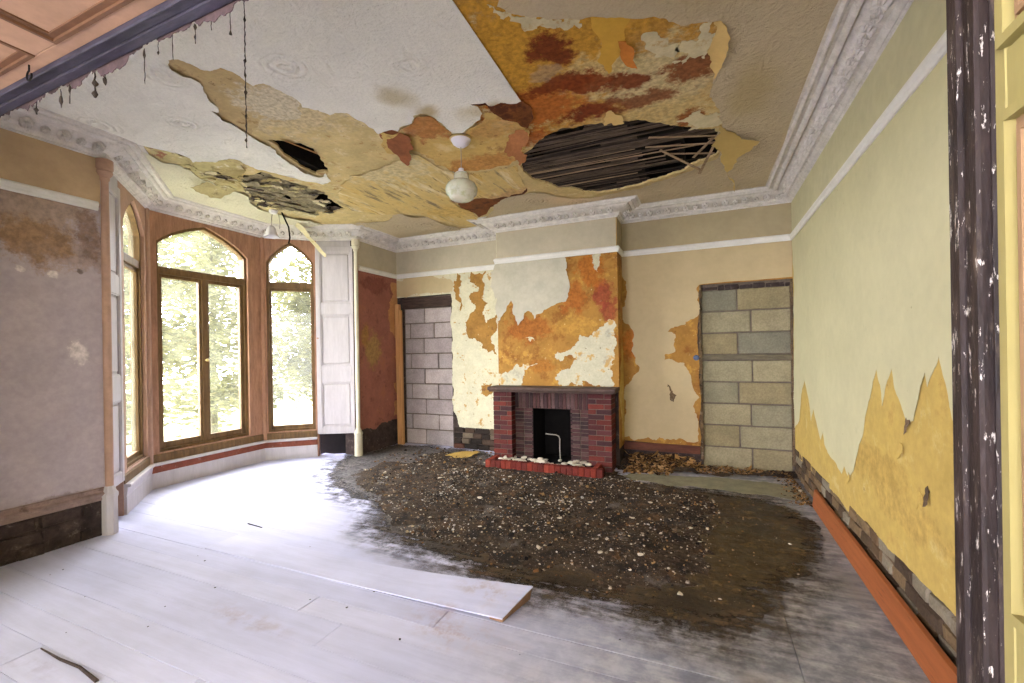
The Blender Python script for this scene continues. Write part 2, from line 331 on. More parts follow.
# outlines of torn paper, holes and debris, in plane coordinates (metres)
D = {
'ceil_paper_left_lower': [(-3.002,1.677),(-3.084,1.745),(-3.086,1.812),(-3.052,1.897),(-3.125,1.962),(-3.203,2.044),(-3.24,2.139),(-3.286,2.176),(-3.339,2.152),(-3.376,2.258),(-3.41,2.427),(-3.429,2.527),(-3.434,2.639),(-3.471,2.764),(-3.54,2.954),(-3.601,3.094),(-3.63,3.235),(-3.62,3.35),(-3.615,3.409),(-3.473,3.365),(-3.577,3.545),(-3.725,3.565),(-3.776,3.479),(-3.823,3.367),(-3.873,3.229),(-3.943,3.113),(-3.988,2.985),(-3.973,2.892),(-3.95,2.806),(-4.008,2.731),(-4.178,2.721),(-4.239,2.669),(-4.382,2.648),(-4.318,2.584),(-4.31,2.453),(-4.323,2.341),(-4.367,2.28)],
'ceil_paper_left_upper': [(-3.002,1.677),(-2.937,1.697),(-2.91,1.751),(-2.904,1.807),(-2.867,1.845),(-2.79,1.859),(-2.761,1.917),(-2.765,1.994),(-2.776,2.073),(-2.726,2.072),(-2.676,2.071),(-2.642,2.135),(-2.629,2.243),(-2.629,2.31),(-2.656,2.368),(-2.603,2.465),(-2.586,2.564),(-2.449,2.597),(-2.445,2.645),(-2.438,2.779),(-2.429,2.922),(-2.367,2.934),(-2.271,2.979),(-2.216,2.934),(-2.092,2.924),(-2.014,2.83),(-1.941,2.818),(-1.889,2.873),(-1.881,2.973),(-1.889,3.104),(-1.896,3.209),(-1.796,3.219),(-1.742,3.191),(-1.646,3.132),(-1.515,3.016),(-1.505,2.931),(-1.546,2.883),(-1.428,2.895),(-1.404,2.978),(-1.306,2.98),(-1.19,3.006,1),(-1.172,2.068,1)],
'ceil_paper_right': [(-0.971,2.13),(-0.927,2.202),(-0.886,2.244),(-0.841,2.28),(-0.565,2.406),(-0.528,2.415),(-0.187,2.586),(0.119,2.734),(0.159,2.844),(0.17,2.957),(0.144,3.123),(0.095,3.303),(0.102,3.62),(0.146,3.759),(0.178,4.055),(0.219,4.486),(0.182,4.602),(0.151,4.729),(0.008,4.812),(-0.087,4.9),(-0.239,5.028),(-0.507,5.147),(-0.62,5.192),(-0.849,5.219),(-1.088,5.248),(-1.362,5.228),(-1.528,5.072),(-1.657,4.863),(-1.824,4.782),(-2.062,4.776),(-2.307,4.966),(-2.54,5.243),(-2.72,5.394)],
'ceil_paper_corner': [(-4.492,4.824),(-4.144,4.892),(-3.954,4.934),(-3.725,4.752),(-3.617,4.759),(-3.554,4.932),(-3.409,4.955),(-3.363,5.075),(-3.367,5.33),(-3.28,5.594),(-3.174,5.763)],
'ceil_paper_bay': [(-4.585,2.481),(-4.573,2.558),(-4.56,2.637),(-4.619,2.79),(-4.71,2.912),(-4.698,3.036),(-4.779,3.217),(-4.719,3.346),(-4.737,3.441),(-4.92,3.611),(-5.032,3.798),(-5.052,4.052),(-5.024,4.254),(-4.86,4.434)],
'hole_main': [(-1.611,3.941),(-1.544,3.877),(-1.422,3.797),(-1.303,3.683),(-1.212,3.607),(-1.059,3.547),(-0.895,3.57),(-0.735,3.592),(-0.544,3.647),(-0.362,3.75),(-0.252,3.836),(-0.065,3.976),(0.134,4.088),(0.171,4.276),(0.188,4.537),(0.149,4.656),(0.008,4.736),(-0.085,4.82),(-0.264,4.957),(-0.445,5.05),(-0.613,5.129),(-0.781,5.148),(-1.074,5.182),(-1.194,5.088),(-1.349,4.873),(-1.517,4.661),(-1.627,4.482),(-1.646,4.295),(-1.628,4.085)],
'hole_bay': [(-4.373,3.103),(-4.035,3.096),(-4.006,3.338),(-3.98,3.57),(-3.932,3.761),(-4.074,4.143),(-4.136,4.323),(-4.391,4.377),(-4.688,4.277),(-4.837,4.023),(-4.89,3.745),(-4.775,3.531),(-4.632,3.354)],
'hole_pocket': [(-3.403,2.654),(-3.274,2.734),(-3.189,2.815),(-3.171,2.927),(-3.258,3.111),(-3.446,3.378),(-3.593,3.363),(-3.591,3.201),(-3.536,3.027),(-3.458,2.835)],
'lining_mid': [(-2.429,2.922),(-2.388,2.96),(-2.291,3.005),(-2.221,2.966),(-2.11,2.949),(-2.002,2.852),(-1.958,2.841),(-1.905,2.897),(-1.897,2.998),(-1.906,3.132),(-1.882,3.235),(-1.782,3.245),(-1.639,3.152),(-1.5,3.054),(-1.402,3.1),(-1.353,3.219),(-1.301,3.345),(-1.352,3.541),(-1.427,3.709),(-1.586,3.88),(-1.744,3.953),(-1.927,3.995),(-2.114,3.919),(-2.258,3.811),(-2.339,3.72),(-2.311,3.537),(-2.319,3.418),(-2.361,3.354),(-2.402,3.291),(-2.558,3.35),(-2.589,3.246),(-2.505,3.077)],
'lining_streak': [(-2.786,4.574),(-2.538,4.694),(-2.307,4.769),(-2.051,4.781),(-1.887,4.752),(-1.789,4.661),(-1.722,4.316),(-1.646,4.025),(-1.792,4.06),(-1.96,4.061),(-2.167,4.017),(-2.326,3.886),(-2.387,3.723),(-2.381,3.575),(-2.387,3.454),(-2.434,3.363),(-2.621,3.461),(-2.822,3.49),(-3.034,3.52),(-3.303,3.53),(-3.596,3.691),(-3.843,3.911),(-4.097,4.299),(-3.995,4.527),(-3.819,4.706),(-3.591,4.725),(-3.384,4.874),(-3.291,5.211),(-3.189,5.583),(-2.996,5.679),(-2.781,5.363),(-2.774,4.992)],
'brown_triangle': [(-2.768,4.545),(-2.399,4.686),(-2.038,4.751),(-1.789,4.661),(-1.868,4.797),(-2.113,4.863),(-2.323,4.999),(-2.594,5.263),(-2.769,5.369),(-2.782,5.032)],
'yellow_bay': [(-4.346,2.269),(-4.303,2.33),(-4.29,2.441),(-4.297,2.571),(-4.36,2.635),(-4.217,2.655),(-4.156,2.708),(-3.988,2.718),(-3.93,2.792),(-3.952,2.877),(-4.132,2.996),(-4.373,3.103),(-4.596,3.305),(-4.748,3.366),(-4.779,3.217),(-4.698,3.036),(-4.71,2.912),(-4.619,2.79),(-4.56,2.637),(-4.573,2.558),(-4.585,2.481),(-4.514,2.379)],
'tear_beige': [(-3.002,1.677),(-2.927,1.692),(-2.9,1.745),(-2.894,1.8),(-2.857,1.839),(-2.781,1.853),(-2.751,1.91),(-2.755,1.987),(-2.766,2.066),(-2.716,2.065),(-2.666,2.064),(-2.633,2.127),(-2.619,2.235),(-2.619,2.301),(-2.69,2.38),(-2.85,2.52),(-3.006,2.513),(-3.155,2.41),(-3.429,2.527),(-3.425,2.437),(-3.39,2.267),(-3.353,2.16),(-3.299,2.185),(-3.253,2.147),(-3.222,2.049),(-3.131,1.959),(-3.069,1.901),(-3.097,1.818),(-3.09,1.743)],
'flap_terracotta': [(-2.44,2.936),(-2.345,2.944),(-2.281,2.992),(-2.219,3.058),(-2.294,3.216),(-2.434,3.363),(-2.522,3.437),(-2.524,3.277),(-2.509,3.095)],
'flap_dark': [(-1.546,2.883),(-1.48,2.885),(-1.415,2.901),(-1.397,2.981),(-1.3,2.983),(-1.183,3.009),(-1.153,3.095),(-1.182,3.234),(-1.255,3.315),(-1.304,3.225),(-1.385,3.155),(-1.432,3.055),(-1.445,2.945)],
'flap_pink': [(-1.458,3.378),(-1.372,3.346),(-1.319,3.389),(-1.331,3.512),(-1.407,3.634),(-1.483,3.703),(-1.487,3.597),(-1.527,3.557)],
'flap_curl': [(0.089,2.745),(0.13,2.747),(0.164,2.838),(0.171,2.976),(0.144,3.145),(0.095,3.315),(0.085,3.118),(0.082,2.916)],
'flap_yellow': [(0.162,4.03),(0.343,4.299),(0.485,4.346),(0.412,4.471),(0.328,4.537),(0.322,4.988),(0.258,4.78),(0.194,4.474)],
'flap_cream': [(-0.658,3.447),(-0.61,3.438),(-0.547,3.515),(-0.544,3.597),(-0.608,3.6),(-0.699,3.575)],
'flap_orange': [(-0.433,2.681),(-0.388,2.692),(-0.352,2.765),(-0.35,2.886),(-0.41,2.869),(-0.439,2.784)],
'patch_triangle': [(-0.542,2.425),(-0.439,2.463),(-0.333,2.512),(-0.39,2.628),(-0.426,2.78),(-0.545,2.984),(-0.55,2.723),(-0.551,2.537)],
'patch_pale1': [(-0.306,2.721),(-0.251,2.691),(-0.201,2.75),(-0.162,2.842),(-0.098,2.93),(-0.125,3.0),(-0.206,2.952),(-0.259,2.877),(-0.284,2.786)],
'patch_pale2': [(-0.039,2.861),(0.016,2.762),(0.079,2.756),(0.078,3.011),(0.044,3.077),(-0.043,3.017),(-0.093,3.079),(-0.151,3.03),(-0.076,2.96)],
'patch_pale3': [(-0.706,2.398),(-0.645,2.386),(-0.6,2.43),(-0.601,2.48),(-0.638,2.446),(-0.703,2.467),(-0.738,2.426)],
'patch_pale4': [(-0.061,3.773),(0.012,3.728),(0.127,3.813),(0.126,4.048),(0.026,4.019),(-0.08,3.934)],
'patch_pale5': [(-1.022,2.114),(-0.979,2.186),(-0.897,2.271),(-0.771,2.328),(-0.692,2.389),(-0.741,2.433),(-0.816,2.373),(-0.882,2.386),(-0.921,2.3),(-1.0,2.232)],
'blobs_ceiling': {'rust1':(-0.841,2.589),'rust2':(-0.88,2.963),'rust3':(-0.716,3.014),'rust4':(-0.442,3.127),'rust5':(-0.771,3.394),'rust6':(-0.046,3.145),'rust7':(-0.395,3.389),'grey1':(-0.928,2.784),'rust8':(-0.062,3.822),'ochre1':(-1.148,2.55),'ochre2':(-0.749,2.536),'tan1':(-2.963,1.939),'tan2':(-2.842,2.253),'cream1':(-2.783,2.756),'cream2':(-2.847,2.426),'brown1':(-2.544,4.041),'white1':(-0.238,3.197),'white2':(-0.602,2.969),'white3':(-0.974,3.269),'rust9':(-1.183,3.171),'rust10':(-1.433,3.581),'white4':(-0.432,3.683)},
'rw_paper_edge': [(6.069,0.556),(5.774,0.683),(5.644,0.995),(5.467,1.158),(5.281,0.968),(5.189,0.77),(5.096,0.905),(4.982,0.801),(4.821,0.652),(4.726,0.75),(4.674,0.639),(4.568,0.588),(4.473,0.574),(4.286,0.552),(4.171,0.51),(4.092,0.592),(4.039,0.548),(3.963,0.53),(3.827,0.663),(3.757,0.777),(3.663,0.898),(3.598,1.035),(3.492,1.171),(3.374,1.36),(3.31,1.267),(3.294,1.143),(3.249,1.246),(3.147,1.375),(3.065,1.238),(2.986,1.143),(2.956,1.094),(2.876,1.116),(2.813,1.22),(2.731,1.37),(2.712,1.302),(2.666,1.364),(2.594,1.451),(2.566,1.389),(2.536,1.325),(2.487,1.179)],
'rw_plaster_edge': [(6.156,0.244),(5.357,0.284),(4.754,0.296),(4.284,0.296),(3.795,0.314),(3.416,0.321),(3.114,0.321),(2.813,0.323),(2.572,0.333),(2.45,0.336)],
'rw_cracks': [(3.599,1.015),(3.773,0.746),(3.963,0.535),(2.932,1.087),(3.024,0.938),(2.725,0.776),(2.798,0.739)],
'br_paper': [(-0.044,1.919),(-0.164,1.854),(-0.257,1.807),(-0.407,1.732),(-0.321,1.702),(-0.336,1.545),(-0.317,1.475),(-0.45,1.425),(-0.451,1.365),(-0.319,1.345),(-0.209,1.325),(-0.138,1.171),(-0.114,1.01),(-0.118,0.777),(-0.064,0.62),(-0.06,0.335),(-0.401,0.333),(-0.713,0.333),(-1.027,0.327),(-1.018,0.855),(-0.949,1.019),(-0.869,1.1),(-0.783,1.208),(-0.821,1.348),(-0.867,1.491),(-0.836,1.742),(-0.897,1.844),(-1.001,1.923)],
'bf_paper': [(-1.647,2.731),(-1.633,2.676),(-1.654,2.584),(-1.621,2.468),(-1.598,2.353),(-1.625,2.222),(-1.657,2.163),(-1.749,2.153),(-1.843,2.114),(-1.967,2.067),(-2.08,2.008),(-2.106,1.95),(-2.144,2.04),(-2.192,2.065),(-2.258,2.031),(-2.309,1.927),(-2.353,1.867),(-2.392,1.977),(-2.42,2.161),(-2.453,2.226),(-2.516,2.152),(-2.593,2.014),(-2.663,1.911),(-2.693,1.862)],
'bf_white_right': [(-1.821,1.431),(-1.637,1.516),(-1.515,1.62),(-1.484,1.703),(-1.308,1.698),(-1.192,1.806),(-1.107,1.893),(-1.023,1.873),(-1.031,1.071),(-1.767,1.034),(-1.826,1.154),(-1.732,1.254),(-1.579,1.329),(-1.523,1.382),(-1.701,1.392)],
'bf_white_left': [(-2.714,1.112),(-2.659,1.205),(-2.436,1.269),(-2.254,1.323),(-2.075,1.331),(-2.272,1.254),(-2.257,1.165),(-2.309,0.997),(-2.732,0.961)],
'bf_white_small': [(-2.247,1.695),(-2.169,1.708),(-2.096,1.661),(-2.17,1.638)],
'bf_drip': [(-1.3,2.749),(-1.183,2.75),(-1.198,2.648),(-1.226,2.521),(-1.264,2.55),(-1.289,2.656)],
'bf_red': [(-1.165,2.257),(-1.33,2.556),(-1.104,2.021),(-1.537,2.177),(-2.182,1.801),(-1.543,1.846),(-2.043,1.317),(-1.831,1.181)],
'bl_ochre': [(-3.267,2.755),(-3.024,2.749),(-3.045,2.567),(-3.065,2.399),(-2.999,2.257),(-3.087,2.124),(-3.022,1.952),(-2.918,2.024),(-2.85,2.082),(-2.861,1.46),(-3.013,1.492),(-3.096,1.632),(-3.251,1.728),(-3.373,1.81),(-3.352,2.012),(-3.208,2.176),(-3.259,2.272),(-3.149,2.513),(-3.235,2.581)],
'bl_ochre2': [(-3.517,2.761),(-3.464,2.709),(-3.486,2.49),(-3.437,2.252),(-3.493,2.144),(-3.543,2.337)],
'bl_ochre3': [(-3.125,1.0),(-2.953,1.033),(-2.939,0.881),(-3.093,0.847)],
'bl_paper_bottom': [(-3.653,0.373),(-3.526,0.332),(-3.347,0.31),(-3.172,0.304),(-2.932,0.302)],
'la_edge': [(5.091,0.37),(5.325,0.375),(5.6,0.394),(5.844,0.405),(6.025,0.428)],
'la_pale': [(5.904,2.787),(6.086,2.815),(6.025,0.428),(5.794,0.412),(5.878,0.745),(5.755,0.839),(5.899,1.567),(5.704,1.728),(5.744,2.375),(5.921,2.476)],
'la_blob': [(5.443,1.568),(5.293,1.796),(5.535,2.59),(5.24,2.324)],
'lw_blob': [(1.601,2.669),(1.823,2.376),(1.652,2.417),(1.981,2.533),(1.924,1.55),(1.595,2.193),(1.779,2.169),(1.945,2.219),(1.799,0.382)],
'lw_skirt': [(1.472,0.397),(1.471,0.303),(2.04,0.382),(2.039,0.307),(1.468,0.049),(2.035,0.021)],
'mud': [(-4.963,5.067),(-4.861,5.312),(-4.757,5.648),(-4.729,6.067),(-4.163,6.174),(-3.804,6.215),(-3.347,6.058),(-2.902,5.925),(-2.609,5.576),(-1.898,5.434),(-1.308,5.442),(-1.205,5.789),(-0.882,5.452),(-0.671,5.179),(-0.455,5.177),(-0.143,5.138),(0.242,5.066),(0.593,5.0),(0.765,4.771),(0.867,4.501),(0.876,4.116),(0.741,3.708),(0.642,3.445),(0.473,3.156),(0.349,3.013),(0.439,2.939),(0.266,2.72),(0.133,2.533),(-0.033,2.518),(-0.183,2.531),(-0.344,2.565),(-0.523,2.621),(-0.698,2.597),(-0.887,2.594),(-1.01,2.569),(-1.115,2.578),(-1.23,2.598),(-1.399,2.614),(-1.575,2.708),(-1.744,2.755),(-2.002,2.812),(-2.201,2.828),(-2.56,2.959),(-2.738,3.077),(-2.784,3.29),(-3.043,3.48),(-3.433,3.594),(-3.854,3.806),(-4.286,4.122),(-4.62,4.568)],
'rubble': [(-3.808,5.031),(-3.789,5.616),(-3.296,5.719),(-2.719,5.361),(-1.91,5.274),(-1.247,5.182),(-1.12,5.559),(-0.855,5.281),(-0.55,5.064),(-0.14,4.994),(0.095,4.814),(0.137,4.272),(0.034,3.791),(0.062,3.443),(-0.035,3.109),(-0.207,2.912),(-0.376,2.82),(-0.54,2.707),(-0.727,2.837),(-0.918,2.904),(-1.09,2.778),(-1.302,2.754),(-1.499,2.834),(-1.787,2.895),(-2.108,2.963),(-2.387,3.07),(-2.74,3.307),(-3.117,3.611),(-3.504,3.819),(-3.959,4.149),(-4.115,4.585)],
'leaf_zone': [(-1.212,5.955),(-1.109,6.619),(-0.699,6.498),(-0.298,6.395),(-0.012,6.163),(0.289,5.971),(0.611,5.994),(0.934,5.977),(0.951,5.617),(0.834,5.462),(0.573,5.635),(0.274,5.693),(-0.046,5.665),(-0.49,5.595),(-0.882,5.452),(-1.062,5.58)],
'grey_sheet': [(-0.901,5.353),(-0.809,5.526),(-0.49,5.595),(-0.045,5.62),(0.374,5.645),(0.715,5.608),(0.958,5.401),(0.933,5.128),(0.772,5.067),(0.52,5.136),(0.152,5.173),(-0.145,5.213),(-0.566,5.217),(-0.788,5.219)],
'yellow_sheet': [(-3.412,5.353),(-3.472,5.726),(-3.347,6.058),(-3.186,5.826),(-3.088,5.468),(-3.213,5.243)],
'floor_blobs': {'wet':(-4.117,4.231),'mudR':(0.097,3.54),'mudR2':(-0.034,2.861),'smear':(0.483,3.608),'ochre':(-0.328,3.651),'ochre2':(-0.52,3.972),'brown':(-1.715,2.518),'sc':(0.833,3.386),'stain1':(-1.252,2.066),'stain2':(-0.931,2.626)},
'plaster_chips': [(-2.623,4.636),(-2.11,4.779),(-2.369,5.059),(-1.018,5.222),(-0.583,3.997),(-1.248,4.511),(-1.718,4.135),(-2.752,4.971),(-2.934,4.905),(-2.873,4.457),(-3.481,4.92),(0.911,5.384),(0.591,3.91),(-0.038,3.704),(-0.43,3.251),(-0.711,3.225),(-1.209,3.311),(-1.748,3.315),(-2.274,3.353),(-1.184,3.768),(-1.025,4.239),(-0.225,4.694),(-1.479,4.068),(-1.974,4.206),(-0.486,4.442),(-0.469,3.037),(-0.147,2.875),(0.932,3.899),(0.076,2.904),(-1.133,2.571),(-2.1,3.992),(-2.388,3.884),(-1.863,4.7),(-2.317,4.748),(-1.683,4.808),(-0.115,3.942)],
'leaves_big': [(-0.311,6.698),(-0.173,6.439),(-0.486,6.328),(-0.816,6.332),(-0.048,6.368),(-0.92,5.946),(-0.591,6.063),(0.173,5.789),(0.494,5.861)],
'specks': [(-2.861,1.451),(-3.225,1.248),(-3.404,2.382),(-3.517,2.115),(-3.382,2.082),(-6.434,3.539),(-3.717,2.678),(-4.864,4.21),(-1.26,2.374),(-1.448,2.396),(-1.786,2.238),(-1.925,2.207),(-1.955,2.008),(-4.204,1.616),(-4.194,1.544),(-2.842,2.542),(-2.992,1.607),(-2.525,2.434),(-2.927,1.862),(-3.596,1.484),(-2.231,1.989),(-1.478,1.886),(-0.851,2.015),(-0.413,2.313)],
'cracks': [(-3.172,1.129),(-2.966,1.124),(-2.798,1.131),(-2.603,1.112),(-3.756,2.688),(-3.552,2.67)],
'soffit': [(-2.029,0.784),(-2.034,0.653),(-1.597,0.769),(-2.191,0.81),(-2.182,0.7),(-2.267,0.8),(-2.526,0.808),(-2.621,0.838)],
'jambpanel': [(0.801,1.904),(0.725,1.898),(0.804,1.788),(0.727,1.795),(0.834,1.139),(0.769,1.16)],
}

# ------------------------------------------------------------------ materials
def mat_floor():
    t = NT('dusty painted boards', .75, .2)
    n1 = t.noise(1.3, 6); n2 = t.noise(9, 6, .7); st = t.noise(3, 6, .7, t.scale(t.pos, (.5, 5, 1)))
    c = t.mix(t.island, col(200, 202, 228), col(208, 209, 232))
    c = t.vary(n1, .88, 1.05, c); c = t.vary(st, .9, 1.05, c)
    w = t.warp(.5, 2.2)
    x = t.axis(0)
    worn = t.ramp(t.math('ADD', x, t.math('MULTIPLY', n1, .9)), -1.3, .7)     # right side greyer: dirt, plus the floor's light falloff put into colour
    bare = t.mix(t.ramp(t.math('ADD', t.math('MULTIPLY', st, .5), t.math('MULTIPLY', n2, .5)), .38, .62), col(122, 123, 128), col(166, 164, 162)); bare = t.mix(t.math('MULTIPLY', t.ramp(n1, .5, .66), .35), bare, col(150, 136, 112)); bare = t.vary(n2, .75, 1.1, bare)
    c = t.mix(worn, c, bare)
    for (px, py), r, cc, k in ((FB['stain1'], (.5, .16, 1), col(160, 130, 125), .5), (FB['stain2'], (.3, .12, 1), col(150, 125, 105), .55), (FB['sc'], (.25, .4, 1), col(90, 85, 75), .5), ((-3.1, 1.02), (.4, .07, 1), col(150, 140, 160), .35), ((-1.2, 2.36), (.3, .16, 1), col(150, 124, 104), .6), ((-2.4, 1.75), (.5, .10, 1), col(160, 140, 140), .4)):
        c = t.mix(t.math('MULTIPLY', t.math('MULTIPLY', t.blob(w, (px, py, 0), r, .8), t.ramp(n2, .4, .65)), k), c, cc)
    return t.done(c, t.math('ADD', t.math('MULTIPLY', n2, .4), t.math('MULTIPLY', st, .6)), .0015, .5)

def mat_plain(name, base, lo=.85, hi=1.08, scale=6, rough=.8, bump=.002, spec=.25, stretch=None, patches=()):
    t = NT(name, rough, spec)
    v = t.scale(t.pos, stretch) if stretch else None
    n = t.noise(scale, 6, .65, v); n2 = t.noise(scale * 6, 4, .6, v)
    c = t.vary(n, lo, hi, base); c = t.vary(n2, 1 - (1 - lo) * .45, 1 + (hi - 1) * .6, c)
    for cc, sc, a, b, k in patches:
        c = t.mix(t.math('MULTIPLY', t.ramp(t.noise(sc, 6, .7, v), a, b), k), c, cc)
    return t.done(c, t.math('ADD', n, t.math('MULTIPLY', n2, .3)), bump, .6)

def mat_blobs(name, base, blobs, lo=.85, hi=1.08, scale=5, warp=(.22, 3.), bump=.002, patches=(), rough=.85, fine=None, vec=None):
    """base colour with shaped stains: blobs = [(centre, radii, colour, strength)]"""
    t = NT(name, rough, .2)
    n = t.noise(scale, 6, .65, t.scale(t.pos, vec) if vec else None); n2 = t.noise(scale * 7, 5, .65)
    c = t.vary(n, lo, hi, base); c = t.vary(n2, .9, 1.06, c); w = t.warp(*warp); n3 = t.noise(9, 7, .75)
    for cc, sc, a, b, k in patches:
        c = t.mix(t.math('MULTIPLY', t.ramp(t.noise(sc, 6, .7, t.scale(t.pos, vec) if vec else None), a, b), k), c, cc)
    for ce, r, cc, k in blobs:
        c = t.mix(t.math('MULTIPLY', t.ramp(t.math('ADD', t.blob(w, ce, r, -1), t.math('MULTIPLY', t.math('SUBTRACT', n3, .5), 2.2)), .0, .45), k), c, t.vary(n2, .6, 1.2, cc))
    return t.done(c, t.math('ADD', t.math('MULTIPLY', n, .6), t.math('MULTIPLY', n2, .4)), bump, .6)

def mat_lining(name, base, blobs=()):
    """embossed lining paper: large rosettes, rings and fine grain pressed into it"""
    t = NT(name, .85, .2)
    n = t.noise(2.0, 5); g = t.noise(60, 4, .7)
    c = t.vary(n, .92, 1.05, base); w = t.warp(.25, 3)
    for ce, r, cc, k in blobs: c = t.mix(t.math('MULTIPLY', t.blob(w, ce, r, .8), k), c, cc)
    d = t.voro(2.1, t.warp(.12, 4))
    rings = t.math('MULTIPLY', t.math('SINE', t.math('MULTIPLY', d, 62)), t.ramp(d, .42, .10))
    sw = t.noise(7, 2, .5, dist=2.5)
    h = t.math('ADD', t.math('ADD', t.math('MULTIPLY', rings, .42), t.math('MULTIPLY', sw, .8)), t.math('MULTIPLY', g, .55))
    c = t.vary(g, .93, 1.05, c)
    return t.done(c, h, .016, 1.)

def z3(p, z=H): return (p[0], p[1], z)
FB = D['floor_blobs']; CB = D['blobs_ceiling']
M = {}
M['floor'] = mat_floor()
M['cornice'] = mat_plain('painted plaster cornice', col(220, 214, 208), .8, 1.05, 14, .8, .003, patches=[(col(140, 128, 112), 12, .56, .72, .5)])
M['rail'] = mat_plain('white painted rail', col(222, 220, 214), .92, 1.03, 5, .6)
M['masonry'] = mat_plain('bare dark masonry', col(112, 92, 68), .5, 1.2, 9, .95, .012, patches=[(col(150, 138, 118), 14, .56, .66, .7), (col(40, 34, 30), 6, .5, .7, .8)])
M['dark_masonry'] = mat_plain('damp bare masonry', col(74, 62, 58), .45, 1.2, 8, .95, .012, patches=[(col(128, 116, 110), 16, .58, .7, .6), (col(30, 26, 26), 6, .5, .7, .8)])
M['void'] = mat_plain('void shade and plain black', col(24, 20, 18), .6, 1.2, 8, .95)  # black standing for shade in hollows; also the cable's and hook's own black
M['white_wood'] = mat_plain('flaking white paint on wood', col(196, 190, 192), .88, 1.04, 4, .55, .001, stretch=(4, 4, .6), patches=[(col(150, 135, 125), 20, .66, .74, .5)])
M['cream_wood'] = mat_plain('cream painted wood', col(214, 206, 180), .88, 1.04, 5, .55, .001, patches=[(col(150, 130, 105), 20, .64, .74, .5)])
M['pink_wood'] = mat_plain('pinkish wood and column shade', col(178, 144, 124), .85, 1.08, 5, .6, .001)  # left shaft's shadow-side tone put into colour; also bay facet, post and knobs
M['brown_wood'] = mat_plain('orange brown stained window wood', col(172, 130, 104), .7, 1.15, 5, .6, .001, stretch=(3, 3, .5), patches=[(col(90, 55, 38), 4, .55, .75, .5)])
M['frame_wood'] = mat_plain('weathered window frame wood', col(118, 92, 60), .7, 1.15, 6, .6, .001, stretch=(3, 3, .5), patches=[(col(70, 55, 34), 4, .5, .72, .6)])
M['redbrown_wood'] = mat_plain('red brown paint', col(140, 78, 58), .7, 1.1, 8, .7, .001, patches=[(col(205, 195, 190), 12, .6, .7, .5)])
M['plank'] = mat_plain('orange pine', col(150, 86, 46), .82, 1.1, 3, .6, .001, stretch=(8, .6, 8), patches=[(col(96, 48, 26), 5, .58, .70, .7)])
M['timber'] = mat_plain('raw brown timber', col(196, 146, 96), .8, 1.1, 4, .75, .001, stretch=(8, 8, .5))
M['board'] = mat_plain('old floorboard', col(196, 194, 212), .85, 1.06, 5, .8, .001, stretch=(.6, 5, 5), patches=[(col(160, 130, 110), 3, .5, .7, .6)])
M['board_end'] = mat_plain('brown board end', col(136, 104, 78), .7, 1.15, 10, .8, .002)
M['lath'] = NT('blackened lath', .85, .2)
_t = M['lath']; _n = _t.noise(14, 5, .7, _t.scale(_t.pos, (.35, 5, 5)))
M['lath'] = _t.done(_t.vary(_n, .4, 1.5, _t.rand_col([col(58, 47, 42), col(82, 68, 58), col(44, 36, 33), col(104, 84, 66), col(66, 56, 50)])), _n, .003, .7)
M['lath_object'] = mat_plain('grey brown lath', col(86, 73, 63), .35, 1.5, 9, .85, .002, stretch=(.5, 5, 5))
M['lath_black'] = mat_plain('black lath', col(44, 37, 33), .4, 1.5, 9, .85, .002, stretch=(.5, 5, 5))
M['lath_pale'] = mat_plain('split pale lath', col(158, 134, 108), .6, 1.2, 9, .85, .002, stretch=(.5, 5, 5))

# ceiling
M['ceil_plaster'] = mat_blobs('stained ceiling plaster', col(206, 184, 132), [
    (z3((-.65, 2.75)), (1.35, 1.5, 1), col(186, 138, 60), .95), (z3((-4.6, 3.7)), (.8, .8, 1), col(204, 190, 150), .8),
    (z3(CB['tan1']), (.9, .7, 1), col(186, 160, 112), .9), (z3(CB['tan2']), (.7, .6, 1), col(206, 188, 150), .9),
    (z3(CB['ochre1']), (.5, .6, 1), col(196, 146, 52), .7), (z3(CB['ochre2']), (.6, .7, 1), col(198, 148, 54), .7),
    (z3(CB['rust9']), (.5, .35, 1), col(176, 92, 36), .8), (z3(CB['rust10']), (.3, .2, 1), col(170, 84, 34), .8),
    (z3(CB['white1']), (.5, .5, 1), col(206, 192, 150), .8), (z3(CB['white2']), (.35, .3, 1), col(206, 190, 140), .6), (z3(CB['white4']), (.55, .3, 1), col(206, 184, 130), .7),
    (z3(CB['rust1']), (.16, .2, 1), col(116, 50, 26), .95), (z3(CB['rust2']), (.3, .13, 1), col(122, 54, 24), .95), (z3(CB['rust3']), (.26, .12, 1), col(130, 60, 26), .95),
    (z3(CB['rust4']), (.24, .11, 1), col(122, 54, 24), .95), (z3(CB['rust5']), (.26, .14, 1), col(116, 46, 24), .95), (z3(CB['rust6']), (.2, .18, 1), col(130, 66, 30), .9),
    (z3(CB['rust7']), (.35, .14, 1), col(126, 62, 30), .85), (z3(CB['rust8']), (.12, .16, 1), col(140, 78, 36), .9), (z3(CB['grey1']), (.1, .1, 1), col(170, 140, 104), .8),
    ], .8, 1.1, 4, (.3, 3.5), .004, patches=[(col(222, 206, 166), 5, .56, .66, .65), (col(150, 96, 44), 7, .59, .68, .6), (col(226, 214, 180), 16, .63, .67, .7), (col(100, 72, 44), 10, .64, .68, .7)])
